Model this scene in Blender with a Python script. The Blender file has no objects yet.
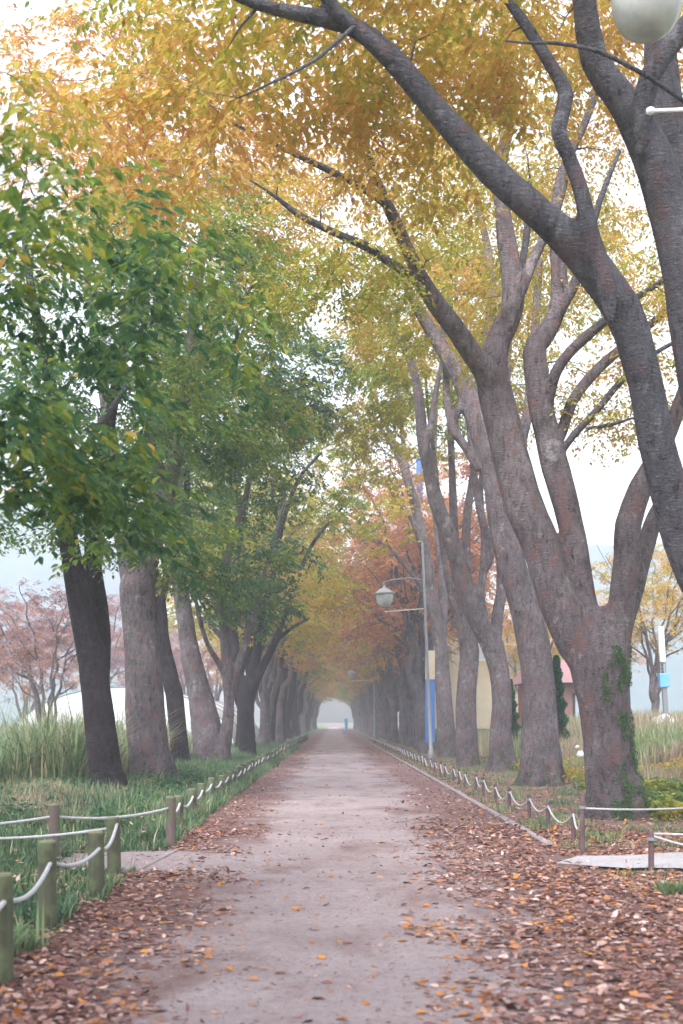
import bpy, math, random
import numpy as np
from mathutils import Vector, noise as mnoise
R = math.radians
sc = bpy.context.scene
C = sc.collection

# ------------------------------------------------------------------ camera, sky, sun, exposure
F_PX, CAM_H, VPX, HZ = 1280.0, 1.6, 333.0, 722.0
cam = bpy.data.cameras.new('camera')
co = bpy.data.objects.new('camera', cam); C.objects.link(co)
co.location = (0, 0, CAM_H); co.rotation_euler = (R(90), 0, 0)
cam.sensor_fit = 'VERTICAL'; cam.sensor_height = 36.0; cam.sensor_width = 24.0
cam.lens = 36.0 * F_PX / 1024.0
cam.shift_x = (341.5 - VPX) / 1024.0
cam.shift_y = (HZ - 512.0) / 1024.0
cam.clip_start = 0.1; cam.clip_end = 5000
cam.dof.use_dof = True; cam.dof.focus_distance = 24.0; cam.dof.aperture_fstop = 2.2
sc.camera = co

SUN_EL, SUN_AZ = 48, 200          # azimuth measured clockwise from +Y (view direction)
w = bpy.data.worlds.new('World'); sc.world = w; w.use_nodes = True
nt = w.node_tree; bg = nt.nodes['Background']
sky = nt.nodes.new('ShaderNodeTexSky'); sky.sky_type = 'NISHITA'; sky.sun_disc = False
sky.sun_elevation = R(SUN_EL); sky.sun_rotation = R(SUN_AZ); sky.air_density = 1.6; sky.dust_density = 4.0; sky.ozone_density = 2.0
hs = nt.nodes.new('ShaderNodeHueSaturation'); hs.inputs['Saturation'].default_value = 0.28; hs.inputs['Value'].default_value = 1.0
nt.links.new(sky.outputs[0], hs.inputs['Color'])
tint = nt.nodes.new('ShaderNodeMixRGB'); tint.blend_type = 'MULTIPLY'; tint.inputs[0].default_value = 1; tint.inputs[2].default_value = (.96, .955, 1.05, 1)
nt.links.new(hs.outputs[0], tint.inputs[1]); nt.links.new(tint.outputs[0], bg.inputs[0])
bg.inputs[1].default_value = 0.15
sl = bpy.data.lights.new('sun', 'SUN'); sl.energy = 0.9; sl.angle = R(25); sl.color = (1, .96, .93)
so = bpy.data.objects.new('sun', sl); C.objects.link(so)
so.rotation_euler = (R(90 - SUN_EL), 0, R(180 - SUN_AZ))
sc.view_settings.view_transform = 'Standard'; sc.view_settings.look = 'None'
sc.view_settings.gamma = 1; sc.view_settings.use_curve_mapping = False
sc.view_settings.exposure = 1.72
sc.render.engine = 'CYCLES'
cy = sc.cycles
cy.max_bounces = 7; cy.diffuse_bounces = 4; cy.transmission_bounces = 4; cy.glossy_bounces = 2; cy.volume_bounces = 2
cy.transparent_max_bounces = 8
cy.use_denoising = True

def P(px, py, Y): return np.array([(px - VPX) * Y / F_PX, Y, CAM_H - (py - HZ) * Y / F_PX])

# ------------------------------------------------------------------ materials
def mat(name):
    m = bpy.data.materials.new(name); m.use_nodes = True
    t = m.node_tree; b = t.nodes['Principled BSDF']
    return m, t, b
def nd(t, typ, **kw):
    n = t.nodes.new(typ)
    for k, v in kw.items():
        if k in n.inputs: n.inputs[k].default_value = v
        else: setattr(n, k, v)
    return n
def ramp(t, stops, fac=None, interp='LINEAR'):
    r = t.nodes.new('ShaderNodeValToRGB'); r.color_ramp.interpolation = interp
    e = r.color_ramp.elements
    e[0].position, e[0].color = stops[0][0], (*stops[0][1], 1)
    e[1].position, e[1].color = stops[-1][0], (*stops[-1][1], 1)
    for p, c in stops[1:-1]:
        x = e.new(p); x.color = (*c, 1)
    if fac is not None: t.links.new(fac, r.inputs[0])
    return r
def coords(t, scale=(1, 1, 1), kind='Object'):
    tc = t.nodes.new('ShaderNodeTexCoord'); mp = t.nodes.new('ShaderNodeMapping')
    mp.inputs['Scale'].default_value = scale
    t.links.new(tc.outputs[kind], mp.inputs[0]); return mp.outputs[0]
def noi(t, vec, scale, detail=4, rough=.55, dist=0.0):
    n = nd(t, 'ShaderNodeTexNoise', Scale=scale, Detail=detail, Roughness=rough, Distortion=dist)
    t.links.new(vec, n.inputs['Vector']); return n.outputs[0]
def mix(t, a, b, f, blend='MIX'):
    m = t.nodes.new('ShaderNodeMixRGB'); m.blend_type = blend
    for i, v in ((0, f), (1, a), (2, b)):
        if isinstance(v, (int, float)): m.inputs[i].default_value = v
        elif isinstance(v, tuple): m.inputs[i].default_value = (*v, 1)
        else: t.links.new(v, m.inputs[i])
    return m.outputs[0]
def math_n(t, op, a, b=0.0, clamp=False):
    m = t.nodes.new('ShaderNodeMath'); m.operation = op; m.use_clamp = clamp
    for i, v in ((0, a), (1, b)):
        if isinstance(v, (int, float)): m.inputs[i].default_value = v
        else: t.links.new(v, m.inputs[i])
    return m.outputs[0]
def bump(t, b, h, strength=.5, dist=.02):
    n = nd(t, 'ShaderNodeBump', Strength=strength, Distance=dist)
    t.links.new(h, n.inputs['Height']); t.links.new(n.outputs[0], b.inputs['Normal'])

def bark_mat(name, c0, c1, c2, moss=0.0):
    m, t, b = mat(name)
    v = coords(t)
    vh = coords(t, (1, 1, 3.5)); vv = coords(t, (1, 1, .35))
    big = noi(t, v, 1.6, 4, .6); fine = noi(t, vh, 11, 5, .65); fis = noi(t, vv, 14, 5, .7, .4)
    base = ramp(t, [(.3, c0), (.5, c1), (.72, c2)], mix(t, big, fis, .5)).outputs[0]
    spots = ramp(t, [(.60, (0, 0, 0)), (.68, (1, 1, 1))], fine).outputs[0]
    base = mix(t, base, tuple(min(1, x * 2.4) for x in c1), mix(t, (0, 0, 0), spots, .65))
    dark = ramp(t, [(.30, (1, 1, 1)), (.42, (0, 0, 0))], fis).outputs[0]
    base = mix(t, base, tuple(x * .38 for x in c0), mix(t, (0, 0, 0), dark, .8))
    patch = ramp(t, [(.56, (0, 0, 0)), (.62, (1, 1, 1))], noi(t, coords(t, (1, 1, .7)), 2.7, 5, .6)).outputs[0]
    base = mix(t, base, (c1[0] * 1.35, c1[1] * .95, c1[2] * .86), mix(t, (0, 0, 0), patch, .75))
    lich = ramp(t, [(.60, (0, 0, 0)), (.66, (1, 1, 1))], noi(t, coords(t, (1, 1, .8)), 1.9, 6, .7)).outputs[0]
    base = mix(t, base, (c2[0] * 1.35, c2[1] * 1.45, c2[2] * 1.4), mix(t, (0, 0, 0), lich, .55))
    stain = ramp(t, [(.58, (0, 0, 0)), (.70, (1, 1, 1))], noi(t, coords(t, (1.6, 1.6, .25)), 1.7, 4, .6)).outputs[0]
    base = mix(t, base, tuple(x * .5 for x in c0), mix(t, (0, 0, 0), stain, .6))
    if moss:
        g = nd(t, 'ShaderNodeNewGeometry'); s = nd(t, 'ShaderNodeSeparateXYZ')
        tc = nd(t, 'ShaderNodeTexCoord'); t.links.new(tc.outputs['Object'], s.inputs[0])
        low = math_n(t, 'MULTIPLY', math_n(t, 'SUBTRACT', 1.1, s.outputs[2]), .5, True)
        mm = math_n(t, 'MULTIPLY', math_n(t, 'SUBTRACT', noi(t, v, 3.2, 4, .7), math_n(t, 'SUBTRACT', .62, math_n(t, 'MULTIPLY', low, .28))), 9.0, True)
        base = mix(t, base, (.055, .095, .03), math_n(t, 'MULTIPLY', mm, moss, True))
    t.links.new(base, b.inputs['Base Color']); b.inputs['Roughness'].default_value = .88; b.inputs['Specular IOR Level'].default_value = .18
    h = math_n(t, 'ADD', math_n(t, 'MULTIPLY', fis, 1.2), math_n(t, 'MULTIPLY', fine, .8))
    bump(t, b, h, 1.0, .11)
    return m
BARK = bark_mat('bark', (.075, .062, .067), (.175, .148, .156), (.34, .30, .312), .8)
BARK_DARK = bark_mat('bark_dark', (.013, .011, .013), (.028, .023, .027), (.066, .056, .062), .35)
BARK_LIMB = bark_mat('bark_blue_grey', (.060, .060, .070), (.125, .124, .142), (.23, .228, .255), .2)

def leaf_mat(name, stops, trans=.35, rough=.42, add=True):
    m, t, b = mat(name)
    a = nd(t, 'ShaderNodeAttribute', attribute_name='u')
    oi = nd(t, 'ShaderNodeObjectInfo')
    s = nd(t, 'ShaderNodeSeparateColor'); t.links.new(oi.outputs['Color'], s.inputs[0])
    sepa = nd(t, 'ShaderNodeSeparateXYZ'); t.links.new(a.outputs['Vector'], sepa.inputs[0])
    u = sepa.outputs[0]
    if add: u = math_n(t, 'ADD', u, math_n(t, 'SUBTRACT', s.outputs[0], .5))
    col = ramp(t, stops, u).outputs[0]
    col = mix(t, col, (0, 0, 0), math_n(t, 'MULTIPLY', sepa.outputs[1], .35))
    t.links.new(col, b.inputs['Base Color']); b.inputs['Roughness'].default_value = rough
    b.inputs['Specular IOR Level'].default_value = .45 if rough < .45 else .2
    tr = nd(t, 'ShaderNodeBsdfTranslucent'); t.links.new(col, tr.inputs[0])
    ms = nd(t, 'ShaderNodeMixShader'); ms.inputs[0].default_value = trans
    t.links.new(b.outputs[0], ms.inputs[1]); t.links.new(tr.outputs[0], ms.inputs[2])
    t.links.new(ms.outputs[0], t.nodes['Material Output'].inputs[0])
    return m
LEAF = leaf_mat('leaf', [(0.0, (.030, .105, .050)), (.20, (.085, .200, .085)), (.36, (.24, .36, .065)), (.50, (.54, .50, .07)),
                         (.64, (.77, .50, .12)), (.80, (.77, .37, .13)), (.92, (.55, .25, .16)), (1.0, (.38, .25, .27))], trans=.52)
LITTER = leaf_mat('fallen_leaf', [(0, (.10, .050, .046)), (.3, (.24, .115, .092)), (.55, (.42, .25, .205)), (.72, (.70, .55, .49)), (.80, (.50, .21, .08)),
                                  (.93, (.62, .26, .05)), (1, (.25, .08, .05))], .1, .6, False)
GRASS = leaf_mat('grass_blade', [(0, (.06, .13, .08)), (.35, (.13, .24, .11)), (.6, (.32, .40, .20)), (.75, (.52, .46, .30)), (.9, (.46, .33, .26)), (1, (.34, .17, .12))], .3, .5, False)

def simple(name, col, rough=.6, metal=0.0, var=.25, scale=8.0, bumpv=.15):
    m, t, b = mat(name); v = coords(t)
    n = noi(t, v, scale, 5, .65)
    c = ramp(t, [(.3, tuple(x * (1 - var) for x in col)), (.7, tuple(min(1, x * (1 + var)) for x in col))], n).outputs[0]
    t.links.new(c, b.inputs['Base Color']); b.inputs['Roughness'].default_value = rough; b.inputs['Metallic'].default_value = metal
    if bumpv: bump(t, b, noi(t, v, scale * 4, 4, .6), bumpv, .01)
    return m
ROPE = simple('rope_fibre', (.46, .46, .47), .85, 0, .2, 30)
POST_GREEN = None
def post_mat(name, c, c2):
    m, t, b = mat(name); v = coords(t, (1, 1, .2)); n = noi(t, v, 22, 4, .6); g = noi(t, coords(t), 5, 3, .6)
    col = ramp(t, [(.3, tuple(x * .6 for x in c)), (.7, c)], n).outputs[0]
    col = mix(t, col, c2, ramp(t, [(.45, (0, 0, 0)), (.6, (1, 1, 1))], g).outputs[0])
    t.links.new(col, b.inputs['Base Color']); b.inputs['Roughness'].default_value = .85; bump(t, b, n, .5, .01)
    return m
POST_GREEN = post_mat('post_wood_algae', (.085, .095, .055), (.10, .125, .06))
POST_BARE = post_mat('post_wood_bare', (.17, .12, .115), (.09, .11, .06))
POST_IRON = post_mat('post_iron', (.12, .075, .08), (.16, .10, .10))
CUT_WOOD = simple('post_top_wood', (.17, .17, .10), .85)
STEEL = simple('grey_steel', (.24, .25, .27), .45, .3, .1)
STEEL_DARK = simple('dark_cable', (.03, .03, .035), .5)
WHITE = simple('white_paint', (.78, .79, .80), .5, 0, .06)
HAT = simple('lamp_hat_paint', (.42, .42, .42), .4, .2, .1)
m, t, b = mat('frosted_globe'); b.inputs['Base Color'].default_value = (.56, .57, .55, 1); b.inputs['Roughness'].default_value = .25
b.inputs['Transmission Weight'].default_value = .25; GLOBE = m
t.links.new(ramp(t, [(.35, (.46, .48, .47)), (.7, (.64, .65, .63))], noi(t, coords(t), 5, 4)).outputs[0], b.inputs['Base Color'])
BLUE = simple('blue_paint', (.05, .16, .42), .5, 0, .12)
SKYBLUE = simple('light_blue_paint', (.16, .42, .75), .5, 0, .1)
CREAM = simple('cream_render', (.52, .45, .32), .8, 0, .1, 2)
BRICKRED = None
m, t, b = mat('red_brick'); bt = nd(t, 'ShaderNodeTexBrick', Scale=4.0); t.links.new(coords(t, (1, 1, 1)), bt.inputs['Vector'])
bt.inputs['Color1'].default_value = (.36, .12, .08, 1); bt.inputs['Color2'].default_value = (.28, .09, .065, 1); bt.inputs['Mortar'].default_value = (.26, .14, .12, 1)
t.links.new(bt.outputs[0], b.inputs['Base Color']); BRICKRED = m
ROOFPINK = simple('faded_roof_sheet', (.36, .20, .20), .7, 0, .12, 3)
DARK = simple('dark_frame', (.03, .03, .035), .5)
GLASS = simple('window_glass', (.45, .52, .58), .12, 0, .1)
STONE = simple('boulder_stone', (.48, .47, .44), .9, 0, .2, 3, .5)
FILM = simple('greenhouse_film', (.80, .83, .85), .35, 0, .05, 2)
BAG = simple('white_plastic', (.80, .81, .82), .35)

# ------------------------------------------------------------------ mesh helpers
def crown_mesh(V, Fc, U, tw):
    # leaves and the twigs that carry them, one crown with two materials
    tv, tq = tw
    tt = []
    for q in tq:
        for i in range(1, len(q)-1): tt.append((q[0], q[i], q[i+1]))
    n = len(V); tt = np.array(tt, np.int32).reshape(-1, 3) + n
    me = tri_mesh('crown', np.vstack([V, np.array(tv)]), np.vstack([Fc, tt]), LEAF, np.vstack([U, np.zeros((len(tv), 3))]))
    me.materials.append(BARK_LIMB)
    mi = np.zeros(len(me.polygons), np.int32); mi[len(Fc):] = 1
    me.polygons.foreach_set('material_index', mi); me.polygons.foreach_set('use_smooth', mi.astype(bool)); me.update()
    return me
def tri_mesh(name, V, Fc, material, u=None, smooth=False):
    V = np.asarray(V, np.float32); Fc = np.asarray(Fc, np.int32)
    me = bpy.data.meshes.new(name)
    k = Fc.shape[1]
    me.vertices.add(len(V)); me.vertices.foreach_set('co', V.ravel())
    me.loops.add(Fc.size); me.loops.foreach_set('vertex_index', Fc.ravel())
    me.polygons.add(len(Fc)); me.polygons.foreach_set('loop_start', np.arange(0, Fc.size, k, dtype=np.int32))
    me.polygons.foreach_set('loop_total', np.full(len(Fc), k, np.int32))
    if smooth: me.polygons.foreach_set('use_smooth', np.ones(len(Fc), bool))
    if u is not None:
        a = me.attributes.new('u', 'FLOAT_VECTOR', 'POINT'); a.data.foreach_set('vector', np.asarray(u, np.float32).ravel())
    me.update(calc_edges=True)
    if material: me.materials.append(material)
    return me
def link(name, me, parent=None, loc=None):
    o = bpy.data.objects.new(name, me); C.objects.link(o)
    if parent is not None: o.parent = parent
    if loc is not None: o.location = loc
    return o
def tag(o, label=None, cat=None, group=None, kind=None):
    if label: o['label'] = label
    if cat: o['category'] = cat
    if group: o['group'] = group
    if kind: o['kind'] = kind
    return o
def thing(name, loc, label, cat, group=None):
    o = bpy.data.objects.new(name, None); C.objects.link(o); o.location = loc; o.empty_display_size = .2
    return tag(o, label, cat, group)

class MB:
    def __init__(s): s.v = []; s.f = []
    def add(s, v, f):
        n = len(s.v); s.v += [tuple(x) for x in v]; s.f += [tuple(i + n for i in q) for q in f]
    def box(s, c, d, rz=0):
        cx, cy_, cz = c; dx, dy, dz = (x / 2 for x in d); cs, sn = math.cos(rz), math.sin(rz)
        v = []
        for sx, sy, sz in ((-1,-1,-1),(1,-1,-1),(1,1,-1),(-1,1,-1),(-1,-1,1),(1,-1,1),(1,1,1),(-1,1,1)):
            x, y = sx * dx, sy * dy
            v.append((cx + x * cs - y * sn, cy_ + x * sn + y * cs, cz + sz * dz))
        s.add(v, [(0,3,2,1),(4,5,6,7),(0,1,5,4),(1,2,6,5),(2,3,7,6),(3,0,4,7)])
    def lathe(s, prof, n=24, c=(0,0,0)):
        v = []; f = []
        for r, z in prof:
            for k in range(n):
                a = 2 * math.pi * k / n; v.append((c[0] + r * math.cos(a), c[1] + r * math.sin(a), c[2] + z))
        for i in range(len(prof) - 1):
            for k in range(n):
                f.append((i*n+k, i*n+(k+1)%n, (i+1)*n+(k+1)%n, (i+1)*n+k))
        f.append(tuple(range(n-1, -1, -1))); f.append(tuple((len(prof)-1)*n + k for k in range(n)))
        s.add(v, f)
    def tube(s, pts, rad, n=8):
        v, f = tube(pts, rad, n); s.add(v, f)
    def build(s, name, material, parent=None, loc=None, smooth=False, bevel=0):
        me = bpy.data.meshes.new(name); me.from_pydata(s.v, [], s.f); me.materials.append(material)
        if smooth: me.polygons.foreach_set('use_smooth', np.ones(len(me.polygons), bool))
        me.update()
        o = link(name, me, parent, loc)
        if bevel:
            bv = o.modifiers.new('bevel', 'BEVEL'); bv.width = bevel; bv.segments = 2
        return o

def tube(pts, rad, n=8, lump=0.0, seed=0):
    pts = np.asarray(pts, float); rad = np.asarray(rad, float); m = len(pts)
    T = np.gradient(pts, axis=0); T /= np.linalg.norm(T, axis=1)[:, None] + 1e-9
    ref = np.array([1., 0, 0]) if abs(T[0][0]) < .8 else np.array([0, 1., 0])
    N = ref - T[0] * ref.dot(T[0]); N /= np.linalg.norm(N)
    v = []
    ang = np.arange(n) * 2 * math.pi / n
    for i in range(m):
        N = N - T[i] * N.dot(T[i]); N /= np.linalg.norm(N) + 1e-9
        B = np.cross(T[i], N)
        for a in ang:
            d = N * math.cos(a) + B * math.sin(a); r = rad[i]
            if lump:
                q = pts[i] + d * r
                r *= 1 + lump * mnoise.noise(Vector(q * np.array([1.6, 1.6, .8]) + seed)) + lump * .6 * mnoise.noise(Vector(q * np.array([5., 5., 2.2]) + seed))
            v.append(pts[i] + d * r)
    f = [(i*n+k, i*n+(k+1)%n, (i+1)*n+(k+1)%n, (i+1)*n+k) for i in range(m-1) for k in range(n)]
    f.append(tuple(range(n-1, -1, -1))); f.append(tuple((m-1)*n + k for k in range(n)))
    return v, f
def spline(pts, rad, step=.25):
    """Catmull-Rom through the points, radii interpolated."""
    pts = np.asarray(pts, float); rad = np.asarray(rad, float)
    if len(pts) < 3:
        pts = np.array([pts[0], (pts[0]+pts[-1])/2, pts[-1]]); rad = np.array([rad[0], (rad[0]+rad[-1])/2, rad[-1]])
    Pp = np.vstack([2*pts[0]-pts[1], pts, 2*pts[-1]-pts[-2]])
    o, r = [], []
    for i in range(len(pts)-1):
        p0, p1, p2, p3 = Pp[i:i+4]; L = np.linalg.norm(p2-p1); k = max(2, int(L/step))
        for j in range(k):
            s = j / k
            o.append(.5*((2*p1)+(-p0+p2)*s+(2*p0-5*p1+4*p2-p3)*s*s+(-p0+3*p1-3*p2+p3)*s**3))
            r.append(rad[i]*(1-s)+rad[i+1]*s)
    o.append(pts[-1]); r.append(rad[-1])
    return np.array(o), np.array(r)

# ------------------------------------------------------------------ leaves
OVATE = (np.array([(0,0,0),(.33,.24,.05),(.72,.17,.03),(1,0,-.06),(.72,-.17,.03),(.33,-.24,.05)]), np.array([(0,1,2),(0,2,3),(0,3,4),(0,4,5)]))
KITE = (np.array([(0,0,0),(.42,.25,.06),(1,0,-.04),(.42,-.25,.06)]), np.array([(0,1,2),(0,2,3)]))
CURL = (np.array([(0,0,0),(.3,.27,.10),(.7,.2,.13),(1,0,.05),(.7,-.2,.10),(.3,-.27,.13)]), np.array([(0,1,2),(0,2,3),(0,3,4),(0,4,5)]))
def unit(a): return a / (np.linalg.norm(a, axis=-1, keepdims=True) + 1e-9)
def leaf_arrays(pos, ax, up, size, tmpl):
    x = unit(ax); y = unit(np.cross(up, x)); z = np.cross(x, y)
    tv, tf = tmpl; n = len(pos); k = len(tv)
    V = pos[:, None, :] + size[:, None, None] * (tv[None, :, 0:1]*x[:, None] + tv[None, :, 1:2]*y[:, None] + tv[None, :, 2:3]*z[:, None])
    Fc = tf[None] + (np.arange(n) * k)[:, None, None]
    return V.reshape(-1, 3), Fc.reshape(-1, 3), k
def vnoise(p, s, seed=0.0):
    return np.array([mnoise.noise(Vector((q[0]*s+seed, q[1]*s, q[2]*s))) for q in p])

def sprays(rng, ends, dirs, per, size, ufun, tmpl, spread=.55, bias=0.0):
    """leaves along small side shoots fanned out flat at each twig end."""
    A = len(ends); K = max(2, per // 9); L = 9
    d = unit(dirs * np.array([1, 1, .35]) + rng.normal(0, .12, (A, 3)))
    side = unit(np.cross(d, np.array([0, 0, 1.]) + rng.normal(0, .12, (A, 3))))
    s = rng.uniform(-.9, .35, (A, K)) * spread
    sg = rng.uniform(-1, 1, (A, K)); ln = rng.uniform(.5, 1.1, (A, K)) * spread
    sd = unit(d[:, None] * rng.uniform(.3, .9, (A, K))[..., None] + side[:, None] * sg[..., None] * 1.1 + np.array([0, 0, -.16]))
    base = ends[:, None] + d[:, None] * s[..., None] + rng.normal(0, .09, (A, K, 3)) * np.array([1, 1, 1.5])
    tt = (np.arange(L) + rng.uniform(0, .8, (A, K, L))) / L
    pos = base[:, :, None] + sd[:, :, None] * (tt * ln[..., None])[..., None]
    pos[..., 2] -= .25 * tt**2 * ln[..., None]
    pos = pos + rng.normal(0, .025, pos.shape)
    alt = np.where(np.arange(L) % 2 == 0, 1., -1.)
    lat = unit(np.cross(sd, np.array([0, 0, 1.])))
    ax = sd[:, :, None] * .7 + lat[:, :, None] * alt[None, None, :, None] * .7 + np.array([0, 0, -.38]) + rng.normal(0, .17, pos.shape)
    up = np.array([0, 0, 1.]) + rng.normal(0, .28, (A, K, 1, 3)) + rng.normal(0, .2, pos.shape)
    n = A * K * L; pos = pos.reshape(n, 3)
    sz = size * rng.uniform(.6, 1.2, n)
    V, Fc, k = leaf_arrays(pos, ax.reshape(n, 3), up.reshape(n, 3), sz, tmpl)
    ue = ufun(ends) + rng.normal(0, .035, A)
    u = np.repeat(ue, K*L) + rng.normal(0, .05, n)
    hot = rng.random(n) < .035; u[hot] += rng.uniform(.1, .35, hot.sum())
    v = np.clip(.6*np.repeat(rng.random(A*K), L)**1.2 + .4*rng.random(n), 0, 1)
    U = np.stack([np.clip(u, 0, 1), v, np.zeros(n)], 1)
    return V, Fc, np.repeat(U, k, 0)

class Skel:
    """limb polylines in world space -> fused trunk mesh, twigs mesh, crown mesh."""
    def __init__(s, seed):
        s.rng = np.random.default_rng(seed); s.seed = seed; s.limbs = []; s.P = []; s.Rr = []; s.T = []; s.tw = []
    def limb(s, pts, rad, step=.22, wob=.0):
        pts = [np.asarray(q, float) for q in pts]; rad = list(rad)
        if s.limbs:      # root the limb deep in what carries it, so that no ring shows at the fork
            d = pts[0] - pts[1]; d = d / (np.linalg.norm(d) + 1e-9); d = d * .5 + np.array([0, 0, -.5])
            pts = [pts[0] + d * rad[0] * 3.2] + pts; rad = [rad[0] * .35] + rad
        elif rad[-1] > .1:
            d = pts[-1] - pts[-2]; d = d / (np.linalg.norm(d) + 1e-9)
            pts = pts + [pts[-1] + d * rad[-1] * 1.6]; rad = rad + [rad[-1] * .45]
        p, r = spline(pts, rad, step)
        if wob:
            for i in range(1, len(p)): p[i] += np.array(mnoise.noise_vector(Vector(p[i] * .7 + s.seed))) * wob * min(1, i / 4)
        s.limbs.append((p, r)); T = unit(np.gradient(p, axis=0))
        s.P.append(p); s.Rr.append(r); s.T.append(T); return p, r
    kw = .94
    def px(s, pl, Y, Y2=None):
        """limb traced from (px, py, width px) stations; depth runs from Y to Y2."""
        Y2 = Y if Y2 is None else Y2; n = len(pl); pts = []; rad = []
        for i, (a, b_, wd) in enumerate(pl):
            y = Y + (Y2 - Y) * i / (n - 1); pts.append(P(a, b_, y)); rad.append(wd * y / F_PX / 2 * s.kw)
        return s.limb(pts, rad)
    def grow(s, att, minz=2.6, maxd=5.5, sides=4):
        Pn = np.vstack(s.P); Rn = np.concatenate(s.Rr); Tn = np.vstack(s.T)
        ok = (Pn[:, 2] > minz) & (Rn < .22); Pn, Rn, Tn = Pn[ok], Rn[ok], Tn[ok]
        cap = len(Pn) + len(att) * 8
        PP = np.zeros((cap, 3)); RR = np.zeros(cap); TT = np.zeros((cap, 3)); n = len(Pn)
        PP[:n], RR[:n], TT[:n] = Pn, Rn, Tn
        d0 = np.array([np.min(np.sum((Pn - a)**2, 1)) for a in att]); order = np.argsort(d0)
        ends, dirs = [], []; s.tw = []
        for i in order:
            a = att[i]; dv = a - PP[:n]; d = np.sqrt((dv**2).sum(1))
            cost = d + .5 * np.maximum(0, PP[:n, 2] - a[2]) ; j = int(np.argmin(cost)); D = d[j]
            if D > maxd or D < .05: continue
            p0 = PP[j]; t0 = TT[j]; h = unit((a - p0) * np.array([1, 1, .25]))
            c1 = p0 + (t0 * .6 + unit(a - p0) * .6) * D * .33; c2 = a - h * D * .3 + np.array([0, 0, .08 * D])
            k = max(3, min(7, int(D / .35) + 2)); ss = np.linspace(0, 1, k)[:, None]
            cv = (1-ss)**3*p0 + 3*(1-ss)**2*ss*c1 + 3*(1-ss)*ss**2*c2 + ss**3*a
            cv[1:-1] += s.rng.normal(0, .03 * min(D, 2), (k-2, 3))
            r0 = min(RR[j] * .75, .008 + .016 * D); rr = np.linspace(r0, .0035, k)
            s.tw.append((cv, rr))
            Tc = unit(np.gradient(cv, axis=0))
            PP[n:n+k-1] = cv[1:]; RR[n:n+k-1] = rr[1:]; TT[n:n+k-1] = Tc[1:]; n += k-1
            ends.append(a); dirs.append(Tc[-1])
        s.ends = np.array(ends); s.dirs = np.array(dirs)
    def twig_mesh(s, base, material, name='twigs', sides=4):
        V, Q = [], []
        for p, r in s.limbs:
            if r[-1] < .05:
                k = np.searchsorted(-r, -.075)
                k = max(0, k-2)
                if len(p) - k >= 3:
                    v, f = tube(p[k:], r[k:] * .985, 7); n = len(V); V += v; Q += [tuple(i+n for i in q) for q in f]
        for p, r in s.tw:
            v, f = tube(p, r, sides if r[0] > .012 else 3); n = len(V); V += v; Q += [tuple(i+n for i in q) for q in f]
        return [tuple(x - base) for x in V], Q
    def trunk_mesh(s, base, material, voxel=.03, lump=.09):
        V, Q = [], []
        for p, r in s.limbs:
            k = len(r) - np.searchsorted(r[::-1], .045) if r[-1] < .045 else len(r)
            if k < 3: continue
            v, f = tube(p[:k], r[:k], 16, lump, s.seed); n = len(V); V += v; Q += [tuple(i+n for i in q) for q in f]
        me = bpy.data.meshes.new('trunk'); me.from_pydata([tuple(x - base) for x in V], [], Q); me.update()
        o = bpy.data.objects.new('tmp', me); C.objects.link(o)
        rm = o.modifiers.new('r', 'REMESH'); rm.mode = 'VOXEL'; rm.voxel_size = voxel; rm.use_smooth_shade = True
        sm = o.modifiers.new('s', 'SMOOTH'); sm.factor = .5; sm.iterations = 9
        dg = bpy.context.evaluated_depsgraph_get(); dg.update()
        m2 = bpy.data.meshes.new_from_object(o.evaluated_get(dg)); m2.name = 'trunk'
        bpy.data.objects.remove(o); bpy.data.meshes.remove(me)
        m2.materials.clear(); m2.materials.append(material)
        return m2

def ell(rng, n, c, r, seed=0, thr=-.12, s=.55):
    """points in an ellipsoid, thinned by noise so that the foliage has gaps."""
    c = np.asarray(c, float); r = np.asarray(r, float)
    q = rng.normal(size=(n*3, 3)); q = unit(q) * rng.random((n*3, 1)) ** (1/2.6); p = c + q * r
    k = vnoise(p*np.array([1, 1, 2.6]), s, seed) > thr; p = p[k][:n]; return p
def epx(rng, n, px, py, Y, rpx, rpy, rY, **kw):
    return ell(rng, n, P(px, py, Y), (rpx*Y/F_PX, rY, rpy*Y/F_PX), **kw)

def finish_tree(S, base, label, cat='tree', bark=None, per=54, size=.085, ufun=None, tmpl=KITE, voxel=.03, group=None, spread=.55, name='tree', limb_bark=None):
    base = np.asarray(base, float); th = thing(name, tuple(base), label, cat, group)
    tr = link('trunk', S.trunk_mesh(base, bark or BARK, voxel), th)
    V, Fc, U = sprays(S.rng, S.ends, S.dirs, per, size, ufun, tmpl, spread)
    cr = link('crown', crown_mesh(V - base, Fc, U, S.twig_mesh(base, None)), th); cr.color = (.5, .5, .5, 1)
    return th, tr, cr

# ------------------------------------------------------------------ terrain
def sst(a, b, x): t_ = np.clip((x - a) / (b - a), 0, 1); return t_*t_*(3-2*t_)
def ground_h(x, y):
    x = np.asarray(x, float); y = np.asarray(y, float)
    h = 1.15 * sst(5.2, 11, x) * sst(20, 34, y) * (1 - sst(150, 220, y))
    h = h + .12 * sst(2.6, 4.2, -x) * sst(15, 20, y)*(1 - sst(9, 14, -x)) - 1.0 * sst(12, 22, -x)*sst(15,40,y)*(1-sst(200,300,y))
    return h - .03
xs = np.concatenate([-np.geomspace(1500, 26, 24), np.arange(-25, 25.1, .5), np.geomspace(26, 1500, 24)])
ys = np.concatenate([[-400, -100, -30], np.arange(-10, 60, .6), np.arange(60, 240, 4), np.geomspace(240, 2500, 24)])
gx, gy = np.meshgrid(xs, ys); gz = ground_h(gx, gy)
nz = np.array([mnoise.noise(Vector((a*.7, b_*.7, 0))) for a, b_ in zip(gx.ravel(), gy.ravel())]).reshape(gx.shape)
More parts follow.
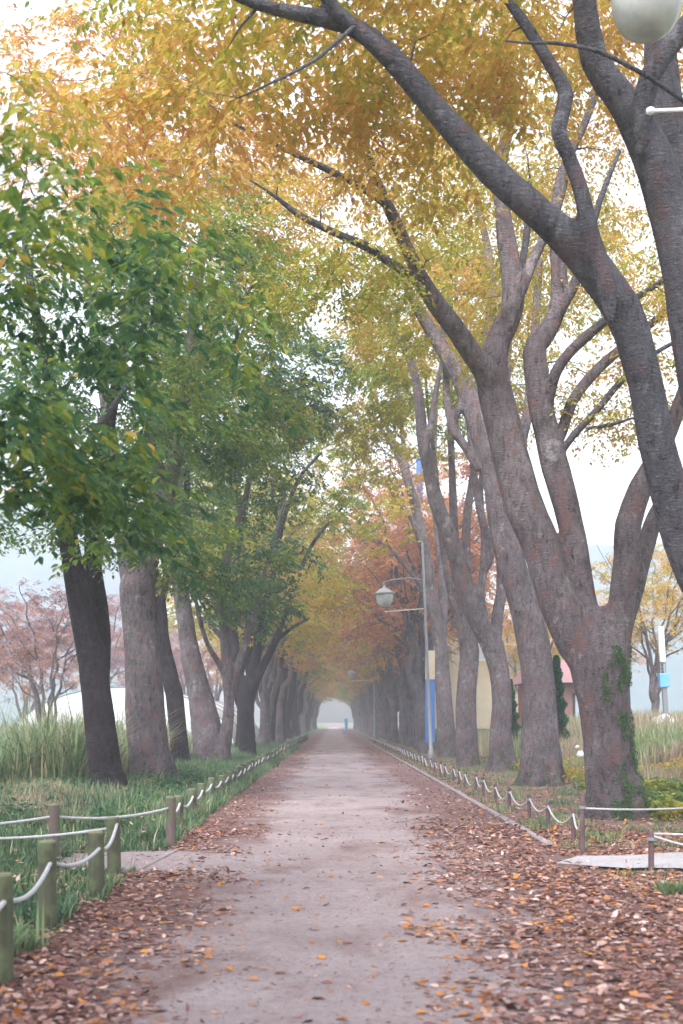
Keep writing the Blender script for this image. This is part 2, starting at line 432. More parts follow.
off = np.maximum(sst(2.9, 4.0, gx), sst(2.5, 3.4, -gx)) * (np.hypot(gx, gy) < 300)
gz = gz + nz * .05 * off
nx, ny = len(xs), len(ys); idx = np.arange(nx*ny).reshape(ny, nx)
gf = np.stack([idx[:-1, :-1], idx[:-1, 1:], idx[1:, 1:], idx[1:, :-1]], -1).reshape(-1, 4)
m, t, b = mat('soil'); v = coords(t)
s = nd(t, 'ShaderNodeSeparateXYZ'); tc = nd(t, 'ShaderNodeTexCoord'); t.links.new(tc.outputs['Object'], s.inputs[0])
soil = ramp(t, [(.3, (.13, .085, .075)), (.5, (.22, .15, .13)), (.7, (.30, .20, .165))], noi(t, v, 7, 6, .7)).outputs[0]
green = ramp(t, [(.3, (.06, .10, .045)), (.6, (.13, .17, .07)), (.8, (.24, .23, .12))], noi(t, v, 1.3, 5, .7)).outputs[0]
gm = math_n(t, 'MULTIPLY', math_n(t, 'SUBTRACT', noi(t, v, .8, 4, .6), .42), 6.0, True)
lft = math_n(t, 'MULTIPLY', math_n(t, 'SUBTRACT', -2.5, s.outputs[0]), 3.0, True)
far = math_n(t, 'MULTIPLY', math_n(t, 'SUBTRACT', s.outputs[0], 5.5), .8, True)
msk = math_n(t, 'ADD', lft, math_n(t, 'ADD', far, math_n(t, 'MULTIPLY', gm, .25)), True)
t.links.new(mix(t, soil, green, msk), b.inputs['Base Color']); b.inputs['Roughness'].default_value = .95; b.inputs['Specular IOR Level'].default_value = .15
bump(t, b, noi(t, v, 25, 5, .7), .7, .03)
SOIL = m
tag(link('ground', tri_mesh('ground', np.stack([gx, gy, gz], -1).reshape(-1, 3), gf, SOIL, smooth=True)), kind='structure')

def dirt_mat(name, c0, c1, c2, litter):
    m, t, b = mat(name); v = coords(t); s = nd(t, 'ShaderNodeSeparateXYZ'); tc = nd(t, 'ShaderNodeTexCoord'); t.links.new(tc.outputs['Object'], s.inputs[0])
    base = ramp(t, [(.3, c0), (.5, c1), (.72, c2)], mix(t, noi(t, v, .9, 5, .6), noi(t, v, 9, 7, .8), .62)).outputs[0]
    sp = ramp(t, [(.60, (0, 0, 0)), (.67, (1, 1, 1))], noi(t, v, 20, 4, .7)).outputs[0]
    base = mix(t, base, (c0[0]*.55, c0[1]*.40, c0[2]*.40), mix(t, (0, 0, 0), sp, .85))
    sp2 = ramp(t, [(.66, (0, 0, 0)), (.72, (1, 1, 1))], noi(t, coords(t, (1, 1.0, 1)), 33, 3, .6)).outputs[0]
    base = mix(t, base, (.5, .44, .42), mix(t, (0, 0, 0), sp2, .5))
    if litter:   # leaf crumbs trodden into the edges of the path
        xl = math_n(t, 'MULTIPLY', math_n(t, 'SUBTRACT', -.75, s.outputs[0]), .75, True)
        gap = math_n(t, 'MULTIPLY', math_n(t, 'SUBTRACT', math_n(t, 'ABSOLUTE', math_n(t, 'SUBTRACT', s.outputs[1], 14.6)), 1.3), 1.0, True)
        xl = math_n(t, 'MULTIPLY', xl, gap)
        xr = math_n(t, 'MULTIPLY', math_n(t, 'SUBTRACT', s.outputs[0], .9), .55, True)
        e = math_n(t, 'ADD', xl, xr, True)
        k = math_n(t, 'ADD', noi(t, coords(t, (1, .55, 1)), .9, 5, .65, .6), math_n(t, 'MULTIPLY', noi(t, v, 9, 4, .7), .35))
        k = math_n(t, 'MULTIPLY', math_n(t, 'ADD', math_n(t, 'SUBTRACT', k, .695), math_n(t, 'MULTIPLY', e, .42)), 5.0, True)
        crumb = ramp(t, [(.35, (.13, .068, .062)), (.6, (.22, .12, .10)), (.75, (.33, .19, .15))], noi(t, v, 22, 5, .75)).outputs[0]
        base = mix(t, base, crumb, math_n(t, 'MULTIPLY', k, .8))
    t.links.new(base, b.inputs['Base Color']); b.inputs['Roughness'].default_value = .95; b.inputs['Specular IOR Level'].default_value = .15
    bump(t, b, math_n(t, 'ADD', noi(t, v, 22, 6, .75), math_n(t, 'MULTIPLY', noi(t, v, 4, 3), .8)), .9, .05)
    return m
PATHM = dirt_mat('path_dirt', (.265, .21, .205), (.385, .32, .315), (.50, .435, .43), True)
SIDEM = dirt_mat('side_path_dirt', (.275, .22, .215), (.395, .33, .325), (.51, .445, .44), False)
def strip(name, left, right, z, material):
    if name == 'side_path':      # worn, wandering edges
        def wear(pl, sd):
            o = []
            for a, b_ in zip(pl[:-1], pl[1:]):
                k = max(2, int(math.hypot(b_[0]-a[0], b_[1]-a[1])/.12))
                for i in range(k):
                    q = i/k; x = a[0]*(1-q)+b_[0]*q; y = a[1]*(1-q)+b_[1]*q
                    o.append((x, y + .16*mnoise.noise(Vector((x*1.3, sd, 0))) + .06*mnoise.noise(Vector((x*6, sd, 0)))))
            o.append(pl[-1]); return o
        left, right = wear(left, 3), wear(right, 9); m_ = min(len(left), len(right)); g_ = lambda L_: [L_[int(round(i*(len(L_)-1)/(m_-1)))] for i in range(m_)]; left, right = g_(left), g_(right)
    V = []; 
    for a, b_ in zip(left, right):
        for k in range(7): q = k/6; V.append((a[0]*(1-q)+b_[0]*q, a[1]*(1-q)+b_[1]*q, z))
    n = len(left); Fq = [(i*7+k, i*7+k+1, (i+1)*7+k+1, (i+1)*7+k) for i in range(n-1) for k in range(6)]
    return tag(link(name, tri_mesh(name, V, Fq, material)), kind='structure')
yy = np.concatenate([np.arange(-12, 60, .7), np.arange(60, 420, 6)])
rg = random.Random(3)
Lp = [(-2.28 + .09*math.sin(y*.9) + .06*rg.uniform(-1, 1), y) for y in yy]; Rp = [(2.72, y) for y in yy]
strip('path', Lp, Rp, .004, PATHM)
SIDER = dirt_mat('side_path_pale', (.40, .37, .38), (.52, .50, .51), (.62, .60, .62), False)
strip('side_path', [(2.5, 14.4), (3.2, 13.95), (4, 13.9), (6, 14.3), (9, 14.6), (14, 13)], [(2.5, 14.5), (2.9, 15.2), (4, 15.5), (6, 16.3), (9, 17.2), (14, 17)], .008, SIDER)
strip('side_path', [(-2.1, 13.5), (-3, 14.0), (-4.5, 13.6), (-7, 12.6), (-12, 11.5)][::-1], [(-1.9, 16.2), (-3, 15.5), (-4.5, 15.0), (-7, 14), (-12, 13)][::-1], .012, SIDEM)
kb = MB()
for y in np.arange(-6, 200, 1.0):
    if y < 16.5: continue
    kb.box((2.80 + rg.uniform(-.01, .01), y, .012), (.11, .985, .05), rg.uniform(-.008, .008))
tag(kb.build('kerb', simple('kerb_stone', (.27, .225, .225), .9, 0, .35, 5, .4), bevel=.008), kind='structure')

# ------------------------------------------------------------------ hero trees, right row
def flare(x, y, r, top=None):  # root flare as short radial tubes
    return None
def add_roots(S, bx, by, r, n=6):
    rg_ = random.Random(S.seed)
    for k in range(n):
        a = 2*math.pi*(k + rg_.uniform(-.3, .3))/n; L_ = r*rg_.uniform(1.25, 1.6)
        z0 = float(ground_h(bx, by))
        c, s_ = math.cos(a), math.sin(a)
        S.limbs.append(spline([(bx+c*r*.45, by+s_*r*.45, z0+r*1.3), (bx+c*r*.85, by+s_*r*.85, z0+r*.35), (bx+c*L_, by+s_*L_, z0-.12)], [r*.42, r*.36, r*.22], .1))

S = Skel(11)     # near tree whose foot is outside the frame
S.px([(775, 872, 100), (774, 820, 92), (768, 760, 86), (762, 690, 84), (752, 640, 80)], 15, 15)
S.px([(752, 650, 62), (722, 610, 54), (692, 560, 46), (672, 500, 42), (656, 440, 40), (645, 380, 38), (622, 310, 40), (582, 255, 39), (541, 215, 33), (491, 170, 31), (441, 115, 28), (391, 57, 25), (358, 30, 21), (322, 18, 18), (280, 10, 14), (238, -4, 12), (180, -40, 8), (120, -60, 5)], 15, 11.5)
S.px([(384, 53, 18), (352, 24, 15), (322, -6, 12), (290, -60, 9), (250, -120, 5)], 12.4, 12.0)
S.px([(606, 288, 24), (591, 235, 20), (581, 190, 18), (568, 155, 17), (558, 129, 18), (566, 95, 17), (551, 65, 14), (526, 25, 12), (505, -5, 10), (480, -60, 7)], 13.4, 13.0)
S.px([(754, 650, 60), (735, 540, 56), (712, 420, 52), (694, 340, 48), (684, 280, 45), (669, 210, 43), (650, 152, 41), (621, 98, 35), (594, 60, 29), (584, 0, 26), (578, -60, 22), (560, -140, 16), (520, -220, 9)], 15, 14)
S.px([(642, 118, 24), (650, 76, 23), (686, 26, 22), (730, -30, 18), (790, -110, 10)], 14.2, 13.5)
S.px([(764, 640, 56), (752, 480, 52), (722, 330, 46), (700, 230, 44), (676, 160, 42), (664, 100, 38), (660, 40, 34), (668, -30, 28), (690, -130, 16)], 15.3, 15.6)
S.px([(768, 640, 50), (820, 480, 44), (880, 300, 34), (930, 130, 22), (980, 0, 10)], 15.2, 17)
S.px([(688, 104, 5), (650, 78, 5), (621, 62, 5), (600, 52, 5), (581, 47, 4.5), (555, 43, 4), (531, 43, 3), (505, 41, 2)], 12.4, 12.0)
S.px([(352, 28, 5), (318, 58, 4), (282, 78, 3.2), (238, 98, 2)], 12, 11.5)
add_roots(S, *P(775, 870, 15)[:2], .62)
rng = S.rng
att = np.vstack([epx(rng, 150, 300, 40, 14.0, 250, 75, 2.0, seed=1), epx(rng, 36, 150, 110, 13, 120, 60, 2.0, seed=4), epx(rng, 60, 420, 130, 15.2, 120, 60, 1.8, seed=2),
                 epx(rng, 80, 560, 30, 16, 140, 80, 2, seed=5), epx(rng, 150, 350, -110, 13.5, 300, 80, 3.5, seed=6), epx(rng, 110, 720, -130, 15.5, 220, 120, 3, seed=7), epx(rng, 110, 880, 120, 16, 130, 230, 3, seed=8)])
fx = VPX + att[:, 0]*F_PX/att[:, 1]; fy = HZ - (att[:, 2]-CAM_H)*F_PX/att[:, 1]; att = att[~((fx > 560) & (fx < 760) & (fy < 110) & (fy > -60) & (att[:, 1] < 15.2))]
S.grow(att, 5)
def u_gold(e):
    n = vnoise(e, .35, 5)*.16 + vnoise(e, 1.3, 9)*.09
    return .60 + n - .05*sst(0, 5, -e[:, 0])
finish_tree(S, P(775, 858, 15), 'big tree rooted outside the right edge, its blue-grey limb crossing the path overhead', bark=BARK_LIMB, ufun=u_gold, tmpl=OVATE, size=.105, per=63)

S = Skel(22)     # forked mossy tree, right foreground
S.px([(616, 838, 74), (616, 818, 64), (613, 790, 57), (609, 755, 54), (605, 715, 54), (601, 680, 60), (599, 655, 64)], 22)
S.px([(598, 668, 52), (578, 640, 47), (560, 600, 44), (541, 545, 42), (526, 510, 41), (514, 470, 39), (505, 435, 38), (497, 400, 37), (492, 370, 35), (497, 345, 28), (506, 325, 26), (513, 303, 24), (511, 270, 22), (506, 240, 21), (503, 215, 18), (500, 170, 15), (510, 110, 12), (505, 40, 8), (500, -40, 5)], 22, 23.4)
S.px([(490, 378, 30), (474, 357, 24), (456, 330, 22), (440, 309, 20), (424, 285, 19), (412, 259, 15), (397, 225, 14), (384, 198, 12), (371, 168, 11), (359, 130, 10), (346, 85, 8), (336, 40, 6), (330, -10, 4)], 22.4, 19)
S.px([(386, 204, 9), (352, 182, 8), (312, 162, 7), (276, 145, 5), (232, 122, 3)], 20.3, 18)
S.px([(358, 128, 7), (322, 92, 7), (285, 55, 6), (238, 18, 5), (200, -12, 3)], 19.6, 18)
S.px([(426, 288, 14), (407, 273, 11.5), (386, 260, 10), (365, 246, 10), (344, 237, 8.5), (320, 226, 8), (296, 213, 7), (276, 197, 4), (250, 180, 2)], 21.6, 20)
S.px([(514, 310, 12), (522, 288, 13), (532, 262, 12), (543, 240, 10), (560, 200, 8), (572, 150, 5)], 22.6, 23)
S.px([(512, 315, 11), (519, 285, 9), (523, 258, 8), (527, 230, 8), (530, 180, 5)], 22.6, 24)
S.px([(600, 662, 40), (592, 630, 27), (585, 605, 26), (581, 580, 26), (574, 540, 28), (566, 505, 29), (556, 468, 30), (547, 432, 28), (540, 400, 27), (534, 352, 25), (541, 340, 22), (551, 325, 20), (559, 300, 19), (559, 267, 17), (556, 235, 14), (560, 180, 11), (590, 110, 8), (610, 40, 5)], 22, 23)
S.px([(556, 318, 14), (568, 296, 13), (578, 276, 12), (586, 250, 10), (600, 200, 7), (620, 150, 4)], 22.6, 22)
S.px([(545, 420, 16), (549, 396, 14), (556, 372, 13), (570, 352, 12), (588, 335, 12), (604, 322, 10), (628, 303, 9), (655, 286, 6), (690, 262, 4)], 22.5, 21)
S.px([(553, 455, 12), (562, 432, 13), (572, 402, 13), (593, 374, 12), (617, 352, 11), (650, 325, 9), (690, 290, 6)], 22.4, 23.5)
S.px([(556, 470, 8), (564, 448, 8), (580, 428, 8), (597, 410, 8), (626, 376, 7), (660, 350, 5), (700, 330, 3)], 22.4, 22)
S.px([(590, 428, 4), (610, 425, 4), (636, 417, 2)], 22.2, 21.6)
S.px([(606, 668, 46), (618, 630, 31), (622, 605, 29), (625, 580, 29), (628, 555, 29), (628, 525, 27), (641, 487, 25), (655, 462, 22), (672, 425, 18), (688, 380, 15), (705, 320, 11), (730, 240, 7)], 22, 21)
S.px([(618, 640, 24), (632, 600, 20), (643, 555, 20), (656, 515, 18), (678, 485, 18), (710, 450, 14), (760, 380, 8)], 22.1, 22.5)
add_roots(S, *P(616, 832, 22)[:2], .5)
rng = S.rng
att = np.vstack([epx(rng, 270, 540, 150, 25, 190, 170, 3.0, seed=21), epx(rng, 120, 380, 190, 21.3, 110, 90, 2.4, seed=22), epx(rng, 40, 330, 275, 20.5, 90, 24, 1.6, seed=23, thr=-.3),
                 epx(rng, 42, 612, 400, 23, 75, 50, 2.5, seed=24), epx(rng, 60, 660, 300, 22, 70, 70, 2.5, seed=25), epx(rng, 130, 780, 260, 22, 110, 170, 3.5, seed=26), epx(rng, 120, 540, -70, 23, 260, 70, 4, seed=27), epx(rng, 30, 470, 320, 24, 80, 60, 1.5, seed=28)])
S.grow(att, 5.5)
def u_r1(e):
    z = e[:, 2]; return .61 + vnoise(e, .3, 15)*.18 + vnoise(e, 1.3, 19)*.09 - .14*sst(0, 3, -e[:, 0] + .5) * (z < 9.5) - .05
th1, tr1, _ = finish_tree(S, P(616, 815, 22)*np.array([1, 1, 0]), 'thick forked tree with moss on its trunk behind the tallest rusty stake', ufun=u_r1, size=.105, per=63)

# ivy and moss on the forked tree
def moss_on(tree, trunk, base, boxes, n, seed):
    me = trunk.data; k = len(me.vertices); co_ = np.zeros(k*3, np.float32); me.vertices.foreach_get('co', co_); no = np.zeros(k*3, np.float32); me.vertices.foreach_get('normal', no)
    co_ = co_.reshape(-1, 3); no = no.reshape(-1, 3); wp = co_ + np.asarray(base)
    px_ = VPX + wp[:, 0]*F_PX/wp[:, 1]; py_ = HZ - (wp[:, 2]-CAM_H)*F_PX/wp[:, 1]
    ok = np.zeros(k, bool)
    for (x0, y0, x1, y1, thr) in boxes:
        q = (px_ > x0) & (px_ < x1) & (py_ > y0) & (py_ < y1) & (no[:, 1] < .35)
        ii = np.where(q)[0]
        if len(ii): ok[ii] = vnoise(wp[ii]*np.array([1, 1, .55]), 5.0, seed) > thr
    ii = np.where(ok)[0]
    if not len(ii): return
    r_ = np.random.default_rng(seed); ii = r_.choice(ii, n)
    nn = no[ii]; ax = unit(np.array([0, 0, -1.]) + r_.normal(0, .7, (n, 3))); ax = ax - nn * (ax*nn).sum(1, keepdims=True)
    V, Fc, kk = leaf_arrays(co_[ii] + nn*r_.uniform(.0, .03, (n, 1)) + r_.normal(0, .012, (n, 3)), ax + nn*.25, nn + r_.normal(0, .35, (n, 3)), r_.uniform(.022, .055, n), KITE)
    U = np.repeat(np.stack([np.clip(r_.normal(.20, .07, n), 0, .45), r_.random(n), np.zeros(n)], 1), kk, 0)
    o = link('moss', tri_mesh('moss', V, Fc, LEAF, U), tree); o.color = (.5, .5, .5, 1)
moss_on(th1, tr1, P(616, 815, 22)*np.array([1, 1, 0]), [(604, 645, 640, 672, -.05), (602, 670, 642, 700, .0), (612, 700, 645, 725, .12), (620, 725, 645, 790, .2), (612, 785, 650, 822, -.1)], 5200, 3)

S = Skel(33); S.kw = .88     # second right tree, dark straight lean
S.px([(541, 806, 62), (541, 782, 50), (541, 745, 44), (539, 700, 40), (534, 645, 38), (523, 600, 35), (511, 560, 33), (502, 520, 31), (495, 480, 29), (486, 445, 28), (476, 415, 27), (464, 385, 23), (450, 360, 19), (434, 335, 16), (418, 308, 13), (404, 280, 9), (392, 250, 6)], 32.5, 34)
S.px([(517, 585, 20), (516, 545, 17), (514, 510, 15), (520, 450, 14), (530, 400, 13), (535, 330, 11), (540, 250, 8), (545, 190, 5)], 32.7, 34)
S.px([(478, 418, 14), (462, 405, 12), (452, 425, 12), (466, 448, 10), (480, 470, 12)], 33.5, 33.3)
S.px([(478, 418, 15), (481, 380, 15), (489, 330, 14), (492, 290, 12), (486, 240, 9), (470, 180, 6)], 33.7, 35)
S.px([(452, 425, 10), (447, 400, 10), (446, 370, 8), (440, 300, 5)], 33.5, 35)
add_roots(S, *P(541, 798, 32.5)[:2], .55)
rng = S.rng
att = np.vstack([epx(rng, 230, 490, 250, 36.5, 120, 130, 3, seed=31), epx(rng, 130, 400, 300, 35, 90, 70, 2.5, seed=32, thr=0), epx(rng, 70, 620, 300, 35, 110, 110, 4, seed=33)])
S.grow(att, 6)
def u_r2(e): return .56 + vnoise(e, .3, 25)*.22 + vnoise(e, 1.1, 29)*.09
finish_tree(S, P(541, 785, 32.5)*np.array([1, 1, 0]), 'dark reddish trunk second from the front on the right, leaning left with flaking bark', ufun=u_r2, size=.15, per=54, voxel=.035)

S = Skel(44); S.kw = .86     # third right tree
S.px([(503, 790, 44), (503, 768, 31), (501, 735, 26), (502, 700, 24), (499, 670, 24), (492, 645, 26)], 42)
S.px([(494, 655, 20), (478, 620, 24), (466, 590, 22), (458, 560, 20), (447, 530, 19), (437, 505, 18), (429, 470, 16), (423, 440, 15), (419, 400, 12), (414, 372, 10.5), (403, 345, 9), (392, 325, 8), (382, 306, 7), (376, 290, 5)], 42, 40)
S.px([(494, 655, 16), (497, 620, 14), (502, 585, 13), (500, 540, 12), (497, 490, 11), (505, 420, 9), (510, 340, 6)], 42, 44)
S.px([(493, 650, 14), (485, 620, 11), (480, 595, 11), (484, 570, 10), (490, 555, 11), (478, 500, 9), (470, 440, 7), (465, 380, 5)], 41.8, 41)
S.px([(425, 450, 9), (432, 420, 8), (436, 390, 7), (445, 350, 5)], 40.5, 41)
add_roots(S, *P(503, 780, 42)[:2], .45)
rng = S.rng
att = np.vstack([epx(rng, 170, 440, 320, 44, 90, 100, 3, seed=41, thr=0), epx(rng, 110, 375, 370, 43, 50, 70, 2.5, seed=42, thr=.03), epx(rng, 70, 530, 330, 45, 80, 100, 4, seed=43), epx(rng, 50, 370, 450, 43, 40, 80, 2.5, seed=45, thr=.05)])
S.grow(att, 6)
def u_r3(e): return .47 + vnoise(e, .3, 35)*.2 + vnoise(e, 1.1, 39)*.09
finish_tree(S, P(503, 770, 42)*np.array([1, 1, 0]), 'pale smooth-barked trunk third on the right, its long limb rising left above the path', ufun=u_r3, size=.17, per=54, voxel=.04)

S = Skel(51); S.kw = .84
S.px([(469, 784, 38), (468, 764, 29), (466, 720, 25), (468, 675, 23), (470, 650, 23)], 47.6)
S.px([(466, 665, 14), (461, 610, 12), (455, 545, 11), (452, 470, 9), (450, 400, 7), (453, 330, 5), (448, 270, 3)], 47.6, 49)
S.px([(470, 660, 14), (468, 600, 12), (466, 530, 11), (474, 470, 9), (482, 420, 7), (484, 350, 4)], 47.8, 47)
S.px([(472, 655, 12), (480, 600, 9), (484, 545, 8), (481, 480, 7), (492, 420, 4)], 47.4, 48)
S.px([(463, 640, 9), (450, 590, 8), (440, 530, 7), (436, 470, 6), (428, 410, 4), (424, 350, 2)], 47.4, 46)
rng = S.rng
att = np.vstack([epx(rng, 150, 440, 380, 49, 80, 90, 3, seed=46, thr=.02), epx(rng, 60, 500, 380, 50, 50, 80, 3, seed=47)])
S.grow(att, 6.5)
def u_r4(e): return .50 + vnoise(e, .3, 36)*.22 + vnoise(e, 1.1, 37)*.1
finish_tree(S, P(468, 766, 47.6)*np.array([1, 1, 0]), 'fourth right trunk, splitting low into four slender upright stems', ufun=u_r4, size=.18, per=45, voxel=.04)
S = Skel(52)
S.px([(448, 772, 30), (447, 756, 21), (445, 715, 18), (442, 670, 17), (440, 645, 16)], 58.5)
S.px([(440, 655, 13), (433, 600, 13), (425, 552, 12), (414, 502, 11), (407, 478, 9), (398, 455, 7), (387, 438, 5), (372, 415, 4), (357, 400, 2.5)], 58.5, 56)
S.px([(409, 486, 7), (404, 450, 6), (401, 420, 5), (397, 380, 4), (392, 340, 2.5)], 57, 57)
S.px([(405, 474, 6), (394, 440, 5), (381, 415, 4), (374, 385, 3)], 57, 58)
S.px([(428, 570, 7), (412, 520, 6), (396, 500, 5), (386, 480, 3)], 58, 56)
S.px([(441, 650, 11), (443, 590, 10), (437, 520, 9), (434, 450, 7), (438, 380, 4)], 58.6, 60)
S.px([(440, 640, 9), (427, 600, 7), (417, 580, 6), (400, 560, 5), (388, 545, 3)], 58.4, 57)
rng = S.rng
att = np.vstack([epx(rng, 130, 400, 420, 60, 60, 80, 3.5, seed=48, thr=.02), epx(rng, 46, 380, 520, 57, 45, 40, 3, seed=49, thr=0), epx(rng, 46, 345, 470, 57, 35, 60, 3, seed=50, thr=0)])
S.grow(att, 6.5)
def u_r5(e): return .54 + vnoise(e, .3, 38)*.28 + vnoise(e, 1.1, 39)*.1
finish_tree(S, P(447, 757, 58.5)*np.array([1, 1, 0]), 'fifth right trunk beside the lamp pole, thin dark stems fanning left over the path', ufun=u_r5, size=.2, per=36, voxel=.045)

# ------------------------------------------------------------------ hero trees, left row
S = Skel(55)     # very near tree outside the left edge; its big leaves hang into the picture
b0 = np.array([-5.2, 9.6, 0])
S.limb([b0+(0, 0, -.25), b0+(.03, 0, 1), b0+(0, .1, 2.2), b0+(.1, .1, 3.2)], [.42, .34, .31, .3])
S.limb([b0+(.1, .1, 3.0), b0+(.5, .3, 4.4), b0+(1.0, .5, 5.4), b0+(1.7, .6, 6.0), b0+(2.6, .5, 6.2)], [.15, .10, .06, .035, .015])
S.limb([b0+(0, .1, 3.0), b0+(-.1, -.6, 4.8), b0+(.2, -1.4, 6.2), b0+(.5, -2.0, 7.0)], [.15, .11, .07, .03])
S.limb([b0+(0, .1, 3.0), b0+(-.6, .6, 5.2), b0+(-1.0, 1.2, 7.6), b0+(-1.2, 1.5, 10)], [.2, .16, .1, .04])
S.limb([b0+(.05, .2, 2.8), b0+(.3, 1.4, 4.2), b0+(.9, 2.4, 4.8), b0+(1.5, 3.2, 5.1)], [.12, .07, .04, .015])
add_roots(S, b0[0], b0[1], .42)
rng = S.rng
att = np.vstack([epx(rng, 62, 40, 260, 9.3, 115, 180, 1.8, seed=51, s=.9), epx(rng, 20, 80, 440, 9.5, 110, 45, 1.4, seed=52, thr=-.3), epx(rng, 24, 160, 330, 11.5, 110, 110, 1.5, seed=53, s=.9),
                 ell(rng, 150, b0+(-.6, .3, 7.2), (3, 3, 2.6), seed=54), epx(rng, 24, 20, 440, 8.2, 40, 60, .8, seed=55, thr=-.4), epx(rng, 22, 90, 500, 10.5, 100, 40, 1.2, seed=56, thr=-.4)])
S.grow(att, 3.4)
def u_l0(e): return .24 + vnoise(e, .5, 45)*.18 + vnoise(e, 1.6, 49)*.16 + .30*sst(5.2, 6.6, e[:, 2])
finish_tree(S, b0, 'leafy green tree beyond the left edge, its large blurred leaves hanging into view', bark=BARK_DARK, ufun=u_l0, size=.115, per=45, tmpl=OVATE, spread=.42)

S = Skel(66)     # dark double trunk
S.px([(110, 824, 46), (108, 800, 36), (106, 770, 36), (101, 730, 33), (96, 690, 31), (91, 650, 31)], 24.7)
S.px([(91, 660, 30), (84, 625, 27), (75, 575, 24), (67, 530, 20), (64, 490, 19), (60, 430, 17), (45, 360, 13), (30, 280, 9), (20, 200, 5)], 24.7, 23)
S.px([(99, 690, 22), (102, 640, 20), (98, 600, 19), (93, 560, 18), (94, 500, 16), (110, 420, 13), (125, 340, 10), (150, 260, 6)], 24.9, 25.5)
S.px([(64, 505, 14), (52, 496, 13), (42, 488, 12)], 24.4, 24)
S.px([(96, 520, 10), (120, 470, 8), (150, 430, 6), (190, 400, 3)], 25, 24)
S.px([(64, 500, 10), (90, 440, 8), (130, 380, 6), (160, 300, 3)], 24.4, 22)
add_roots(S, *P(109, 812, 24.7)[:2], .38)
rng = S.rng
att = np.vstack([epx(rng, 240, 90, 350, 24.5, 130, 160, 3.5, seed=61), epx(rng, 150, 210, 300, 24, 100, 140, 3, seed=62), epx(rng, 95, 100, 520, 24.3, 140, 42, 2, seed=63, thr=-.3), epx(rng, 150, 120, 110, 24, 160, 90, 3, seed=64), epx(rng, 70, -60, 380, 24, 80, 120, 3, seed=65)])
S.grow(att, 5.2)
def u_l1(e): return .27 + vnoise(e, .35, 55)*.14 + vnoise(e, 1.3, 59)*.10 + .40*sst(9.5, 12.5, e[:, 2])
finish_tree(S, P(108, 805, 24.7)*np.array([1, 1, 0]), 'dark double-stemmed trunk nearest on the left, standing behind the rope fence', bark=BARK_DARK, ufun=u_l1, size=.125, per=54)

S = Skel(77)     # thick trunk beside it
S.px([(153, 812, 66), (152, 788, 53), (149, 755, 46), (145, 710, 42), (143, 660, 38), (139, 610, 38), (137, 585, 38)], 30)
S.px([(138, 600, 32), (147, 555, 28), (160, 515, 24), (170, 478, 19), (177, 445, 17), (183, 415, 17), (189, 370, 14), (194, 320, 13), (199, 270, 12), (207, 215, 10), (212, 150, 7), (215, 80, 4)], 30, 30)
S.px([(136, 600, 28), (126, 550, 22), (116, 500, 18), (110, 430, 14), (95, 340, 10), (85, 260, 6)], 30, 31.5)
S.px([(168, 490, 12), (155, 450, 10), (150, 400, 8), (158, 320, 5)], 30, 28)
S.px([(188, 375, 9), (205, 345, 7), (222, 325, 6), (250, 290, 3)], 30, 29)
add_roots(S, *P(152, 800, 30)[:2], .55)
rng = S.rng
att = np.vstack([epx(rng, 300, 200, 230, 30, 130, 160, 4, seed=71), epx(rng, 160, 230, 420, 30, 80, 60, 3, seed=72, thr=-.05), epx(rng, 50, 200, 560, 30.5, 50, 50, 1.5, seed=73), epx(rng, 90, 90, 200, 32, 100, 130, 3, seed=74), epx(rng, 80, 260, 230, 28, 70, 70, 3, seed=75, thr=0)])
S.grow(att, 5.5)
def u_l2(e): return .34 + vnoise(e, .35, 65)*.17 + vnoise(e, 1.3, 69)*.10 + .33*sst(10.5, 14, e[:, 2])
finish_tree(S, P(152, 790, 30)*np.array([1, 1, 0]), 'thick rough brown trunk second on the left, forking up into the green leaves', ufun=u_l2, size=.145, per=63, voxel=.035)

S = Skel(88)     # slim trunk behind
S.px([(182, 786, 28), (181, 768, 20), (178, 735, 19), (175, 700, 19), (168, 670, 18), (162, 640, 17), (158, 600, 16), (150, 550, 14), (155, 480, 11), (170, 400, 8), (175, 320, 5)], 40, 41)
S.px([(159, 605, 12), (172, 560, 10), (185, 510, 8), (190, 440, 6), (210, 360, 4)], 40.5, 42)
add_roots(S, *P(181, 776, 40)[:2], .33)
rng = S.rng
att = np.vstack([epx(rng, 200, 180, 470, 41, 70, 90, 3, seed=81), epx(rng, 150, 200, 350, 42, 80, 70, 3.5, seed=82)])
S.grow(att, 5)
def u_l3(e): return .26 + vnoise(e, .35, 75)*.14 + vnoise(e, 1.3, 79)*.09
finish_tree(S, P(181, 771, 40)*np.array([1, 1, 0]), 'slim dark trunk set back between the thick trunk and the forked one on the left', bark=BARK_DARK, ufun=u_l3, size=.17, per=54, voxel=.035)

